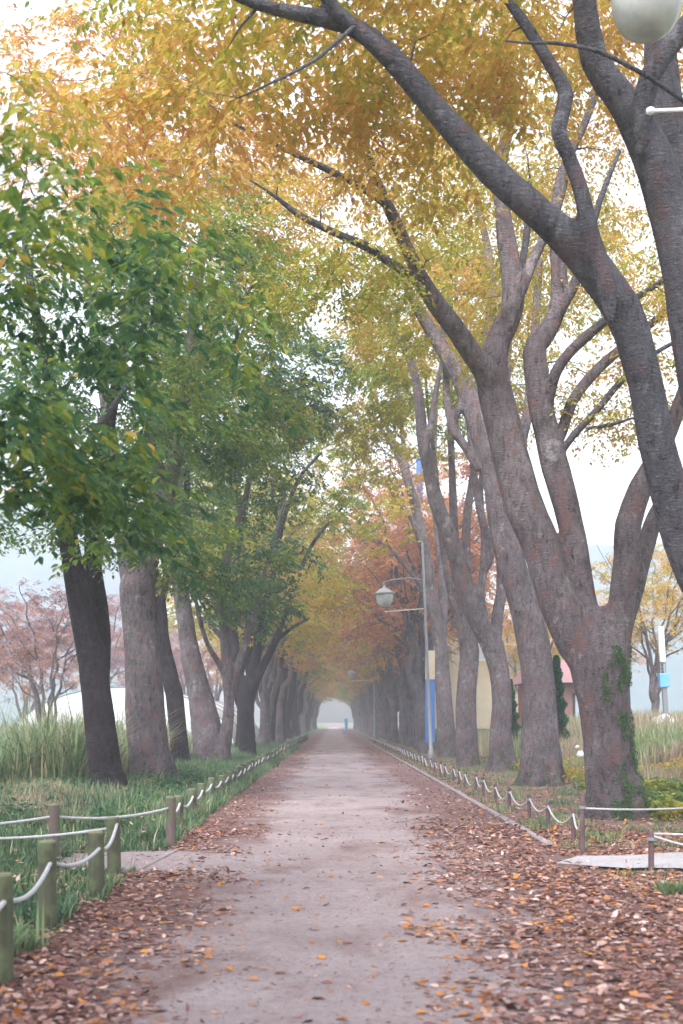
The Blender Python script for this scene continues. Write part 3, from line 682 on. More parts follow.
S = Skel(99)     # wide forked trunk
S.px([(217, 790, 62), (214, 766, 44), (208, 735, 34), (201, 700, 27), (193, 665, 22), (188, 640, 19), (182, 600, 17), (172, 540, 14), (180, 470, 11), (195, 400, 8), (200, 340, 5)], 44.5, 46)
S.px([(220, 765, 22), (226, 735, 14), (229, 705, 11), (227, 670, 12), (224, 630, 11), (220, 590, 10), (232, 540, 8), (250, 480, 6), (262, 420, 4)], 44.3, 44)
S.px([(227, 680, 8), (218, 662, 7), (208, 645, 6), (200, 620, 5), (192, 580, 3)], 44.3, 43)
S.px([(230, 690, 10), (243, 650, 8), (255, 610, 7), (268, 560, 5), (285, 500, 3)], 44.3, 43)
add_roots(S, *P(215, 774, 44.5)[:2], .5)
rng = S.rng
att = np.vstack([epx(rng, 190, 250, 470, 45, 72, 115, 3.5, seed=91, thr=0), epx(rng, 150, 305, 370, 43, 50, 70, 3, seed=92, thr=0), epx(rng, 70, 250, 600, 44.5, 60, 35, 3, seed=93), epx(rng, 36, 280, 560, 43, 40, 35, 2.5, seed=94)])
S.grow(att, 5)
def u_l4(e): return .20 + vnoise(e, .35, 85)*.13 + vnoise(e, 1.3, 89)*.09 + .2*(vnoise(e, .5, 3) > .33)
finish_tree(S, P(215, 767, 44.5)*np.array([1, 1, 0]), 'wide forked trunk fourth on the left with a slim stem splitting off its right side', ufun=u_l4, size=.18, per=54, voxel=.04)

S = Skel(101)
S.px([(250, 778, 30), (248, 757, 20), (246, 720, 17), (245, 688, 16)], 53)
S.px([(245, 700, 12), (256, 655, 10), (259, 620, 9), (271, 585, 8), (281, 530, 6), (298, 480, 4.5), (322, 452, 2.5)], 53, 51)
S.px([(246, 702, 11), (262, 668, 9), (275, 642, 8), (290, 600, 6), (312, 545, 4.5), (342, 508, 2.5)], 53, 51)
S.px([(244, 700, 10), (236, 650, 9), (232, 600, 8), (240, 540, 6), (250, 480, 4), (262, 420, 2.5)], 53, 54)
S.px([(277, 640, 6), (295, 626, 4), (314, 616, 2)], 52.5, 52)
S.px([(281, 530, 5), (272, 490, 4), (284, 440, 3), (296, 400, 2)], 51.5, 52)
rng = S.rng
att = np.vstack([epx(rng, 90, 285, 430, 54, 55, 60, 3, seed=102, thr=.02), epx(rng, 60, 318, 590, 52, 55, 34, 2.5, seed=103, thr=-.1), epx(rng, 50, 225, 520, 54, 40, 70, 3, seed=104), epx(rng, 44, 335, 500, 51.5, 42, 34, 2.2, seed=105, thr=-.2), epx(rng, 26, 325, 440, 52, 36, 28, 2, seed=106, thr=-.2)])
S.grow(att, 5)
def u_l5(e): return .40 + vnoise(e, .35, 95)*.16 + vnoise(e, 1.3, 99)*.08 + .12*(e[:, 2] < 8)
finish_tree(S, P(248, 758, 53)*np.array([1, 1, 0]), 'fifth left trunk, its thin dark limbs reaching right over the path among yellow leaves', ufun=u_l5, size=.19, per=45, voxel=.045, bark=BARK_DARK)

# ------------------------------------------------------------------ the avenue beyond: copies of six grown trees
def generic(seed, H, rf, zf, spread, leaves, size, lowz=4.6, name_=''):
    S = Skel(seed); rg_ = np.random.default_rng(seed)
    ln = rg_.uniform(-.25, .25, 2)
    S.limb([(0, 0, -.3), (0, 0, .2), (ln[0]*.5, ln[1]*.5, zf*.5), (ln[0], ln[1], zf)], [rf*1.25, rf, rf*.82, rf*.8])
    n = rg_.integers(4, 7); a0 = rg_.uniform(0, 6.28)
    for k in range(n):
        a = a0 + 2*math.pi*k/n + rg_.uniform(-.4, .4); c, s_ = math.cos(a), math.sin(a); o_ = spread*rg_.uniform(.6, 1.0); hh = H*rg_.uniform(.82, 1)
        z0 = zf - rg_.uniform(0, .7); r0 = rf*rg_.uniform(.34, .52)
        pts = [(ln[0]*.8, ln[1]*.8, z0-.2), (ln[0]+c*o_*.13, ln[1]+s_*o_*.13, z0+(hh-z0)*.16), (ln[0]+c*o_*.26, ln[1]+s_*o_*.26, z0+(hh-z0)*.42), (ln[0]+c*o_*.5, ln[1]+s_*o_*.5, z0+(hh-z0)*.7), (ln[0]+c*o_, ln[1]+s_*o_, hh)]
        p, r = S.limb(pts, [r0*1.1, r0, r0*.72, r0*.42, .03], wob=.35)
        for q in range(3):
            i = int(len(p)*rg_.uniform(.3, .75)); a2 = a + rg_.uniform(-1.3, 1.3); L_ = rg_.uniform(2.5, 4.5)
            e = p[i] + np.array([math.cos(a2)*L_*.75, math.sin(a2)*L_*.75, L_*rg_.uniform(.45, 1.0)]); mid = (p[i]+e)/2 + (0, 0, -.1) + rg_.normal(0, .15, 3)
            S.limb([p[i]-S.T[-1][0]*0, mid, e], [r[i]*.7, r[i]*.45, .02], wob=.25)
    add_roots(S, 0, 0, rf, 5) if False else None
    rng = S.rng
    att = np.vstack([ell(rng, 210, (0, 0, H*.78), (spread, spread, H*.26), seed=seed, thr=-.06, s=.4), ell(rng, 100, (0, 0, H*.58), (spread*1.1, spread*1.1, H*.20), seed=seed+3, thr=.02, s=.4)])
    att = att[(att[:, 2] > lowz)]
    S.grow(att, zf+.3, 5)
    base = np.zeros(3)
    tm = S.trunk_mesh(base, BARK, .05)
    uf = lambda e: .5 + vnoise(e, .3, seed)*.15 + vnoise(e, 1.0, seed+5)*.07
    V, Fc, U = sprays(rng, S.ends, S.dirs, leaves, size, uf, KITE, .8)
    return tm, crown_mesh(V, Fc, U, S.twig_mesh(base, None, sides=3))
VAR = [generic(201, 14.5, .38, 2.6, 5.2, 72, .20), generic(202, 13.8, .34, 3.0, 4.8, 72, .20), generic(203, 15, .40, 2.2, 5.5, 72, .20, 4.2),
       generic(204, 14, .36, 3.6, 4.6, 63, .20), generic(205, 14.6, .40, 1.9, 5.0, 72, .20, 4.0)]
def place(var, x, y, rz, sc_, u, label, group, bark=None, name='tree', cat='tree', sz=None):
    tm, cm = VAR[var]
    th = thing(name, (x, y, float(ground_h(x, y))), label, cat, group); th.rotation_euler = (0, 0, rz); th.scale = (sc_, sc_, sz or sc_)
    tr = link('trunk', tm, th)
    if bark: tr.material_slots[0].link = 'OBJECT'; tr.material_slots[0].material = bark
    cr = link('crown', cm, th); cr.color = (u, .5, .5, 1)
    return th
rg = random.Random(8)
ORD = ['first', 'second', 'third', 'fourth', 'fifth', 'sixth', 'seventh', 'eighth', 'ninth', 'tenth', 'eleventh', 'twelfth', 'thirteenth', 'fourteenth', 'fifteenth', 'sixteenth', 'seventeenth', 'eighteenth', 'nineteenth', 'twentieth']
def ordn(k):
    if k <= 20: return ORD[k-1]
    tens = {2: 'twenty', 3: 'thirty', 4: 'forty', 5: 'fifty', 6: 'sixty'}; tn = {3: 'thirtieth', 4: 'fortieth', 5: 'fiftieth', 6: 'sixtieth'}
    return tn[k//10] if k % 10 == 0 else tens[k//10] + '-' + ORD[k % 10 - 1]
def hue_left(y): # offsets about 0: green first, then yellow, then rust
    return .26 if y < 56 else (.50 if y < 80 else rg.choice([.56, .68, .42, .80, .34, .92]))
y = 60; k = 6
while y < 300:
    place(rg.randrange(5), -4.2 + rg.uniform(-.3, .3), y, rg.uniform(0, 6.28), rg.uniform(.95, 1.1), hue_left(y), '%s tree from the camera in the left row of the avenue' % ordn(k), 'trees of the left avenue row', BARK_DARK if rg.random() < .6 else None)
    y += rg.uniform(6.3, 7.6); k += 1
y = 65.5; k = 6
while y < 300:
    u = .90 if 70 < y < 84 else rg.choice([.52, .66, .86, .96, .58, .44])
    place(rg.randrange(5), 4.95 + rg.uniform(-.25, .3), y, rg.uniform(0, 6.28), rg.uniform(.95, 1.1), u, '%s tree from the camera in the right row of the avenue' % ordn(k), 'trees of the right avenue row', BARK_LIMB if rg.random() < .5 else None)
    y += rg.uniform(4.9, 6.0); k += 1
# behind the camera and beside it, closing the avenue overhead
place(0, -4.6, -1.5, 1, 1, .3, 'avenue tree behind the viewpoint on the left', 'trees behind the viewpoint')
place(2, 6.2, -1.0, 2, 1, .6, 'avenue tree beside the viewpoint on the right', 'trees behind the viewpoint')
# autumn trees in the park, right
bgt = [(15.5, 62, .60, .62, 'golden tree'), (21.5, 70, .63, .8, 'golden tree'), (27, 66, .58, .85, 'golden tree'), (13.5, 92, .66, .7, 'orange tree'), (19, 105, .7, .8, 'orange tree'), (34, 88, .6, .9, 'golden tree'), (12.5, 125, .72, .7, 'rust tree'), (26, 125, .8, .8, 'rust tree'), (12, 74, .64, .5, 'golden tree')]
for i, (x, y, u, s_, nm) in enumerate(bgt):
    place(i % 5, x, y, i*1.3, s_, u, '%s leafed park tree beyond the dry grass, %s in order outward' % (nm.split()[0], ordn(i+1)), 'autumn trees in the park on the right')
bgl = [(-13, 58, .99, .55), (-18, 66, 1.0, .62), (-22.5, 60, .97, .66), (-15, 82, 1.0, .7), (-22, 92, .95, .8), (-11.5, 96, 1.0, .62), (-29, 80, 1.0, .8), (-17, 118, .95, .8), (-12, 130, .85, .8)]
for i, (x, y, u, s_) in enumerate(bgl):
    place((i+2) % 5, x, y, i*1.7, s_, u, '%s thin rusty-pink tree from the dark double trunk, in front of the blue hill' % ordn(i+1), 'autumn trees beyond the reeds on the left')

# ------------------------------------------------------------------ conifers
def conifer(x, y, H, r, label):
    z = float(ground_h(x, y)); th = thing('conifer', (x, y, z), label, 'conifer', 'dark conifers behind the right row')
    mb = MB(); mb.tube([(0, 0, -.1), (0, 0, H*.5), (0, 0, H*.95)], [.07, .05, .015], 7); mb.build('trunk', BARK_DARK, th)
    r_ = np.random.default_rng(int(x*10)); n = 9000; h = r_.random(n)**.8; rr = r*(1-h)**.7*np.sqrt(r_.random(n))*(1+.25*np.sin(h*40)); a = r_.uniform(0, 6.28, n)
    pos = np.stack([rr*np.cos(a), rr*np.sin(a), .12+h*(H-.12)], 1); ax = np.stack([np.cos(a), np.sin(a), np.full(n, .9)], 1) + r_.normal(0, .3, (n, 3))
    V, Fc, kk = leaf_arrays(pos, ax, r_.normal(0, 1, (n, 3)), r_.uniform(.06, .14, n), KITE)
    U = np.repeat(np.stack([np.clip(r_.normal(.04, .05, n), 0, 1), r_.random(n)*.6, np.zeros(n)], 1), kk, 0)
    o = link('crown', tri_mesh('crown', V, Fc, LEAF, U), th); o.color = (.5, .5, .5, 1)
conifer(7.5, 43, 3.4, .42, 'narrow dark green conifer in front of the red brick house')
conifer(6.9, 50, 3.0, .45, 'dark conifer half hidden between the second and third right trunks')

# ------------------------------------------------------------------ ground stuff
def blades(n, xf, hf, uf, seed, wd=.012, bend=.35, hmin=.5):
    r_ = np.random.default_rng(seed); pos = xf(r_, n); n = len(pos); h = hf(pos, r_) * r_.uniform(hmin, 1, n)
    a = r_.uniform(0, 6.28, n); d = np.stack([np.cos(a), np.sin(a), np.zeros(n)], 1); sdv = np.stack([-np.sin(a), np.cos(a), np.zeros(n)], 1)
    bd = r_.uniform(.1, 1, n) * bend * h; up = np.array([0, 0, 1.]); ww = (wd * r_.uniform(.6, 1.3, n))[:, None]
    m1 = pos + up*h[:, None]*.55 + d*bd[:, None]*.3; tp = pos + up*h[:, None] * (1-.25*(bd/h)[:, None]) + d*bd[:, None]
    V = np.stack([pos-sdv*ww, pos+sdv*ww, m1-sdv*ww*.8, m1+sdv*ww*.8, tp], 1).reshape(-1, 3)
    Fc = np.array([(0,1,3),(0,3,2),(2,3,4)])[None] + (np.arange(n)*5)[:, None, None]
    u = np.clip(uf(pos, r_), 0, 1); U = np.repeat(np.stack([u, r_.random(n), np.zeros(n)], 1), 5, 0)
    return V, Fc.reshape(-1, 3), U
def zed(p): p[:, 2] = ground_h(p[:, 0], p[:, 1]) - .03; return p
def stuff(name, arr, material, label, cat):
    V, Fc, U = arr; return tag(link(name, tri_mesh(name, V, Fc, material, U)), label, cat, kind='stuff')
def in_side(p): # left side path stays bare
    x, y = p[:, 0], p[:, 1]; lo = 13.55 + .35*np.exp(-((x+3)/1.0)**2) - .17*np.maximum(0, -x-4); hi = lo + 1.9 + .5*sst(-3, -2, x)
    return (y > lo-.05) & (y < hi-.35) & (x < -1.7) & (x > -3.1)
def gl(r_, n):
    y = 6 + 74*r_.random(n)**1.9; x = -2.08 - 5.5*r_.random(n)**1.2*np.clip(y/22, .6, 1.3)
    x += .22*np.array([mnoise.noise(Vector((0, q*.8, 0))) for q in y])
    p = np.stack([x, y, np.zeros(n)], 1); cl = vnoise(p, 2.2, 4) > -.25; p = p[cl & ~in_side(p)]; return zed(p)
def hgl(p, r_): return .13 + .24*np.clip(vnoise(p, 1.6, 7)+.3, 0, 1) + .22*(r_.random(len(p)) < .03) + .16*sst(2.7, 3.8, -p[:, 0])*(vnoise(p, .7, 90)*.8+.8) + .17*sst(15, 22, p[:, 1])*(.6+.6*r_.random(len(p)))
def ugl(p, r_): return .27 + vnoise(p, .6, 2)*.3 + r_.normal(0, .12, len(p)) + .4*(r_.random(len(p)) < .12)
stuff('grass', blades(150000, gl, hgl, ugl, 1, .011, .8), GRASS, 'short green grass under the left fence and trees', 'grass')
def gd(r_, n):
    y = r_.uniform(17.5, 27, n); x = -3.8 - 6*r_.random(n); p = np.stack([x, y, np.zeros(n)], 1); return zed(p[vnoise(p, .5, 14) > -.15])
stuff('dry_undergrowth', blades(42000, gd, lambda p, r_: .45+.2*vnoise(p, 1, 3), lambda p, r_: .93+vnoise(p, .5, 4)*.35-.55*(r_.random(len(p)) < .3), 2, .009, .9), GRASS, 'reddish dry undergrowth behind the left rope fence', 'undergrowth')
def gr(r_, n):
    y = 26 + 26*r_.random(n); x = -4.6 - (y*.27-3.2)*r_.random(n)**.7 ; x = np.minimum(x, -5.3); p = np.stack([x, y, np.zeros(n)], 1); return zed(p[vnoise(p, .4, 24) > -.3])
stuff('reeds', blades(42000, gr, lambda p, r_: 1.7+1.1*vnoise(p, .45, 3)+1.4*(r_.random(len(p)) < .02), lambda p, r_: .60+vnoise(p, .5, 8)*.35+r_.normal(0, .16, len(p)), 3, .017, 1.0, .3), GRASS, 'tall pale green reeds behind the dark double trunk', 'reeds')
# right: grass tufts by the rope, dry meadow
def gt(r_, n):
    y = 12 + 90*r_.random(n)**2; x = 2.95 + 3.6*r_.random(n); p = np.stack([x, y, np.zeros(n)], 1); k = (vnoise(p, 1.2, 34) > .12) & ~((y > 13.5) & (y < 16.4)); return zed(p[k])
stuff('grass', blades(60000, gt, lambda p, r_: .13+.1*r_.random(len(p)), lambda p, r_: .42+vnoise(p, .9, 2)*.3+r_.normal(0, .1, len(p)), 4, .008, .7), GRASS, 'thin grass tufts among leaves along the right rope', 'grass')
def gm_(r_, n):
    y = 27 + 40*r_.random(n); x = 6.4 + 20*r_.random(n)*np.clip(y/50, .5, 1.2); p = np.stack([x, y, np.zeros(n)], 1); return zed(p[vnoise(p, .35, 54) > -.35])
stuff('dry_meadow', blades(70000, gm_, lambda p, r_: .62+.5*vnoise(p, .4, 3)+.45*sst(34, 44, p[:, 1]), lambda p, r_: .70+vnoise(p, .3, 8)*.28+r_.normal(0, .07, len(p)), 5, .02, .5, .5), GRASS, 'tall straw-coloured dry grass in the field on the right', 'dry grass')
def leafy(n, px0, seed, label, name, box, h0, umean, size, dens=.0):
    r_ = np.random.default_rng(seed); x = r_.uniform(box[0], box[1], n); y = r_.uniform(box[2], box[3], n); p = np.stack([x, y, np.zeros(n)], 1); k = vnoise(p, .9, seed) > dens; p = zed(p[k]); n = len(p)
    top = h0*(.55+.6*vnoise(p, .7, seed+2)); p[:, 2] += np.maximum(.04, top)*r_.random(n)**.6
    V, Fc, kk = leaf_arrays(p, np.stack([r_.normal(0, 1, n), r_.normal(0, 1, n), r_.uniform(-.6, .3, n)], 1), np.array([0, 0, 1.])+r_.normal(0, .4, (n, 3)), size*r_.uniform(.6, 1.3, n), OVATE)
    u = np.clip(umean + vnoise(p, .8, seed+7)*.25 + r_.normal(0, .07, n), 0, 1)
    o = stuff(name, (V, Fc, np.repeat(np.stack([u, r_.random(n), np.zeros(n)], 1), kk, 0)), LEAF, label, 'ground plants'); o.color = (.5, .5, .5, 1)
leafy(22000, 0, 61, 'broad yellow-green leafy plants beside the mossy forked tree', 'ground_plants', (5.3, 9.5, 20.5, 27), .62, .38, .11, -.15)
leafy(16000, 0, 62, 'low yellow and green plants between the right trunks', 'ground_plants', (5.8, 9.5, 28, 44), .6, .48, .11, -.05)
leafy(26000, 0, 64, 'dark bushy undergrowth around the feet of the nearest left trunks', 'undergrowth', (-10, -3.0, 17.5, 31), .62, .13, .12, .0)
leafy(2600, 0, 63, 'small weeds with yellowing leaves in the near left verge', 'ground_plants', (-4.2, -2.2, 7, 13), .2, .25, .10, .12)

# fallen leaves
r_ = np.random.default_rng(77)
def lit(n, xf, yf): return np.stack([xf(n), yf(n), np.zeros(n)], 1)
def dens_keep(p):
    x, y = p[:, 0], p[:, 1]; nz_ = vnoise(p, .8, 88)*.35 + vnoise(p, 2.5, 81)*.25
    R_ = sst(.35, 2.0, x - .025*(y-7)) ; far_ = sst(16, 40, y)
    R_ = R_*(1-far_) + far_*(.25*sst(1.6, 2.6, x)+.8*(x > 2.9))
    L_ = sst(.55, 1.9, -x - .045*np.clip(y-7, 0, 6)) * sst(-2.75, -2.15, x)*(1-.45*far_)
    d = np.maximum(R_, L_); d = d*.72 + nz_*(d > .02)*1.3*(1-.5*(x > 2.9)); d = np.clip(d, .018, 1)
    sp = (x > 2.4) & (y > 13.9) & (y < 15.5+.15*(x-3)); d = np.where(sp, np.where(vnoise(p, 1.5, 12) > .12, d*.5, d*.10), d); sl_ = in_side(p); d = np.where(sl_, .03, d); d = np.where((x < -.4) & (np.abs(y - 14.7) < 1.1 + .8*vnoise(p, 1.5, 6)), np.minimum(d, .06), d)
    d = np.where(x < -2.4, d*.35, d); d = np.where((x > 2.6) & (x < 3.0) & (y > 16), np.maximum(d, .5), d); return r_.random(len(p)) < d
pg = lit(5000, lambda n: r_.uniform(-5.2, -2.3, n), lambda n: 7 + 16*r_.random(n)**1.2)
pa = lit(165000, lambda n: r_.uniform(-3.6, 6.2, n), lambda n: 5.4 + 14*r_.random(n)**1.25)
pb = lit(110000, lambda n: r_.uniform(-3.2, 8.0, n), lambda n: 19 + 61*r_.random(n)**1.5)
p = np.vstack([pa, pb]); p = p[dens_keep(p)]; n = len(p)
pg[:, 2] = .10; p = np.vstack([p, pg[:1500]])[r_.permutation(n+1500)]; n = len(p); isg = p[:, 2] > .05
p[:, 2] = np.where(isg, p[:, 2], 0) + np.maximum(ground_h(p[:, 0], p[:, 1]), np.where((p[:, 0] > -2.3) & (p[:, 0] < 2.8), .006, -.03)) + .004 + .03*r_.random(n)**2 * (np.abs(p[:, 0]) > 1.2)
p[isg, 2] += r_.uniform(0, .12, isg.sum())
ax = np.stack([r_.normal(0, 1, n), r_.normal(0, 1, n), r_.normal(0, .12, n)], 1); up = np.array([0, 0, 1.]) + r_.normal(0, .30, (n, 3))
flip = r_.random(n) < .5; up[flip, 2] *= -1
V, Fc, kk = leaf_arrays(p, ax, up, (.026 + .075*r_.random(n)**1.7)*(1+.2*sst(20, 60, p[:, 1])), CURL)
V[:, 2] = np.maximum(V[:, 2], np.repeat(p[:, 2]-.004, kk))
u = r_.beta(1.7, 1.7, n)*.80 + .1*vnoise(p, 1.2, 5); hot = r_.random(n) < (.10 + .12*(p[:, 0] > 2.9) + .35*((np.abs(p[:, 0]) < .9))); u[hot] = r_.uniform(.76, .95, hot.sum())
U = np.repeat(np.stack([u, r_.random(n)**1.5, np.zeros(n)], 1), kk, 0)
q = lit(60000, lambda n: r_.uniform(-2.2, 2.9, n), lambda n: 5.4 + 30*r_.random(n)**1.5)
k_ = r_.random(len(q)) < np.clip(.10 + .45*np.clip(vnoise(q*np.array([1, .6, 1]), 1.1, 44), 0, 1) + .5*sst(.3, 1.6, q[:, 0]) + .5*sst(.3, 1.4, -q[:, 0]), 0, 1)
q = q[k_]; n = len(q); q[:, 2] = .007
V2, F2, kk2 = leaf_arrays(q, np.stack([r_.normal(0, 1, n), r_.normal(0, 1, n), r_.normal(0, .1, n)], 1), np.array([0, 0, 1.]) + r_.normal(0, .25, (n, 3)), r_.uniform(.010, .028, n), KITE)
V2[:, 2] = np.maximum(V2[:, 2], .0065)
U2 = np.repeat(np.stack([r_.beta(1.6, 3, n), r_.random(n), np.zeros(n)], 1), kk2, 0)
stuff('leaf_crumbs', (V2, F2, U2), LITTER, 'small broken leaf crumbs trodden into the path dirt', 'leaf crumbs')
stuff('fallen_leaves', (V, Fc, U), LITTER, 'brown and orange fallen leaves drifted along both edges of the path', 'fallen leaves')

# ------------------------------------------------------------------ rope fences
def bollard(x, y, h, r, material, label, group, name='bollard', cat='bollard', lean=0.0):
    z = float(max(ground_h(x, y), -.03)); th = thing(name, (x, y, z), label, cat, group); th.rotation_euler = (lean, lean*.6, random.Random(int(x*100+y*37)).uniform(0, 6))
    mb = MB()
    if name == 'bollard':
        mb.lathe([(r*1.02, -.25), (r*1.0, 0), (r*.97, h*.5), (r*.98, h-.03), (r*.93, h-.006)], 18); mb.build('shaft', material, th, smooth=False)
        cb = MB(); cb.lathe([(r*.93, h-.006), (r*.86, h+.008), (r*.3, h+.012)], 18); cb.build('top', CUT_WOOD, th)
    else:
        mb.lathe([(r, -.2), (r, h-.01), (r*.7, h)], 10); mb.build('shaft', material, th)
        cb = MB(); cb.lathe([(r*1.5, 0), (r*1.5, .035)], 10, (0, 0, h*.74)); cb.build('rope_eye', STEEL, th)
    return (x, y, z)
def rope(name_pts, r, label, sag, n=9):
    mb = MB(); allp = []
    for a, b_ in zip(name_pts[:-1], name_pts[1:]):
        a = np.array(a); b_ = np.array(b_); sg = sag*rg.uniform(.75, 1.2)
        for i in range(n):
            q = i/n; p = a*(1-q)+b_*q; p[2] -= sg*4*q*(1-q); allp.append(p)
    allp.append(np.array(name_pts[-1])); mb.tube(allp, [r]*len(allp), 7)
    o = mb.build('rope', ROPE, smooth=True); tag(o, label, 'rope', 'fence ropes'); return o
near = [(-2.05, 5.9, .70), (-2.02, 7.8, .70), (-2.20, 9.85, .71), (-2.12, 11.5, .64), (-2.28, 13.35, .63)]
lab = ['wooden bollard nearest the viewer, beyond the left edge', 'green mossy wooden bollard cut by the left edge of the photo', 'thick green wooden bollard, largest one fully seen in the left verge', 'green wooden bollard with yellowing weeds at its foot, second before the side path', 'dark green wooden bollard at the near corner of the left side path']
tops = []
for (x, y, h), l in zip(near, lab): bollard(x, y, h, .074, POST_GREEN, l, 'wooden bollards of the near left fence', lean=rg.uniform(-.02, .02)); tops.append((x+.03, y, h*.74))
tops[-1] = (tops[-1][0], tops[-1][1], .55)
rope(tops, .017, 'thick pale rope through the nearest green bollards on the left', .10)
side = [(-6.6, 12.0, .66), (-4.9, 13.4, .66), (-3.2, 14.7, .68), (-2.05, 16.2, .68)]
lab = ['wooden bollard on the far side of the left side path, second beyond the left edge', 'wooden bollard on the far side of the left side path, just beyond the left edge', 'slim brown bollard seen just behind the thick green one', 'brown weathered bollard at the far corner of the left side path']
t2 = []
for (x, y, h), l in zip(side, lab): bollard(x, y, h, .064, POST_BARE, l, 'wooden bollards of the far left fence', lean=rg.uniform(-.02, .02)); t2.append((x, y, h*.76))
rope(t2, .016, 'pale rope along the far side of the left side path', .07)
t3 = [(-2.28, 13.35, .50), (-3.9, 13.0, .42), (-5.6, 12.2, .42), (-7.4, 11.2, .42)]
for (x, y, z), l in zip(t3[1:], ['short bollard on the near side of the left side path, first from its corner', 'short bollard on the near side of the left side path, second from its corner', 'short bollard on the near side of the left side path, third from its corner']):
    bollard(x, y, .5, .06, POST_GREEN, l, 'short bollards on the near side of the left side path')
rope(t3, .015, 'pale rope running left from the dark green corner bollard', .04)
t4 = [(-2.05, 16.2, .52)]; y = 19.2; k = 1
while y < 118:
    x = -2.36 + rg.uniform(-.05, .05); h = rg.uniform(.48, .56)
    bollard(x, y, h, .076, POST_GREEN, '%s green wooden bollard past the side path corner along the left verge' % ordn(k), 'wooden bollards along the left verge', lean=rg.uniform(-.07, .07)); t4.append((x+.02, y, h*.74)); y += rg.uniform(1.6, 2.0); k += 1
rope(t4, .019, 'pale rope linking the green bollards along the left verge into the distance', .10, 6)
# right: iron stakes
x0, y0, _ = bollard(3.07, 15.75, .76, .03, POST_IRON, 'tallest rusty iron stake, at the far corner of the right side path', 'iron stakes on the right', 'rope_stake', 'stake')
bollard(6.6, 17.6, .80, .03, POST_IRON, 'rusty iron stake beyond the right edge holding the long rope', 'iron stakes on the right', 'rope_stake', 'stake')
rope([(3.07, 15.75, .54), (6.6, 17.6, .66)], .013, 'long pale rope from the tallest iron stake out of the right edge', .10, 14)
bollard(3.48, 14.0, .45, .032, POST_IRON, 'short rusty iron stake at the right edge, on the near side of the side path', 'iron stakes on the right', 'rope_stake', 'stake')
bollard(5.5, 13.3, .5, .03, POST_IRON, 'short rusty iron stake beyond the right edge', 'iron stakes on the right', 'rope_stake', 'stake')
rope([(3.48, 14.0, .38), (5.5, 13.3, .43)], .012, 'taut upper pale rope on the short stake at the right edge', .02)
rope([(3.48, 14.0, .36), (5.5, 13.3, .36)], .012, 'sagging lower pale rope on the short stake at the right edge', .18)
t5 = [(3.07, 15.75, .46)]; y = 17.6; k = 1
while y < 118:
    x = 3.30 + rg.uniform(-.04, .04); h = rg.uniform(.38, .45)
    bollard(x, y, h, .03, POST_IRON, '%s short iron stake past the tallest one along the right kerb' % ordn(k), 'short iron stakes along the right kerb', 'rope_stake', 'stake', lean=rg.uniform(-.06, .06)); t5.append((x, y, h*.76)); y += rg.uniform(1.7, 2.2); k += 1
rope(t5, .014, 'slack pale rope looping between the short iron stakes along the right kerb', .20, 7)

# ------------------------------------------------------------------ street lamps
def lamp(xp, yp, xh, zh, s_, label, zt, rd=.7):
    th = thing('street_lamp', (xp, yp, float(ground_h(xp, yp))), label, 'street lamp', 'street lamps of the right row'); g0 = float(ground_h(xp, yp)); z = zh - g0; dx = xh - xp
    mb = MB(); mb.lathe([(.12, -.2), (.12, .5), (.075, .56), (.062, 3), (.045, zt-g0), (.025, zt-g0+.04)], 16); mb.build('pole', STEEL, th, smooth=True)
    R0 = .36*s_
    mb = MB(); mb.tube([(0, 0, z+.42*s_), (dx*.35, 0, z+.55*s_), (dx*.8, 0, z+.50*s_), (dx, 0, z+.42*s_)], [.03]*4, 8); mb.tube([(0, 0, z-.05), (dx*.2, 0, z+.25*s_), (dx*.5, 0, z+.5*s_)], [.018]*3, 6); mb.tube([(dx, 0, z+.42*s_), (dx, 0, z+.2*s_)], [.03, .03], 8); mb.build('arm', STEEL, th, smooth=True)
    rod = MB(); rod.tube([(0, 0, z-rd+.06), (dx*.98, 0, z-rd)], [.018, .018], 8); ro = rod.build('lower_rod', WHITE, th, smooth=True)
    kn = MB(); kn.lathe([(.01, -.035), (.035, -.02), (.04, 0), (.035, .02), (.01, .035)], 12, (dx*.98, 0, z-rd)); kn.build('knob', WHITE, ro, smooth=True)
    mb = MB(); mb.lathe([(R0*1.12, 0), (R0*1.15, .02*s_), (R0*.9, .06*s_), (R0*.5, .17*s_), (R0*.18, .22*s_), (R0*.12, .30*s_)], 32, (dx, 0, z)); mb.build('lamp_shade', HAT, th, smooth=True)
    gl_ = MB(); prof = [(R0*.05, -.50*s_)]
    for k in range(1, 13): a = math.pi/2*k/12; prof.append((R0*.88*math.sin(a)**.8, -.14*s_ - .36*s_*math.cos(a)))
    prof.append((R0*.92, -.004*s_)); gl_.lathe(prof, 32, (dx, 0, z)); go = gl_.build('globe', GLOBE, th, smooth=True)
    rb = MB(); rb.lathe([(R0*1.0, -.03*s_), (R0*1.05, -.015*s_), (R0*1.0, -.002*s_)], 32, (dx, 0, z)); rb.build('rim', HAT, th, smooth=True)
    return th
lamp(4.4, 11.5, 2.82, 8.24, 1.0, 'frosted round street lamp head hanging down at the top right corner', 9.6, 1.15)
lamp(3.85, 50, 2.28, 6.68, 1.05, 'street lamp on a grey pole arching over the path among the right trunks', 8.6).rotation_euler = (0, R(-2.4), 0)
lamp(3.7, 115, 1.65, 6.0, 1.1, 'small distant street lamp near the end of the avenue', 8.0)

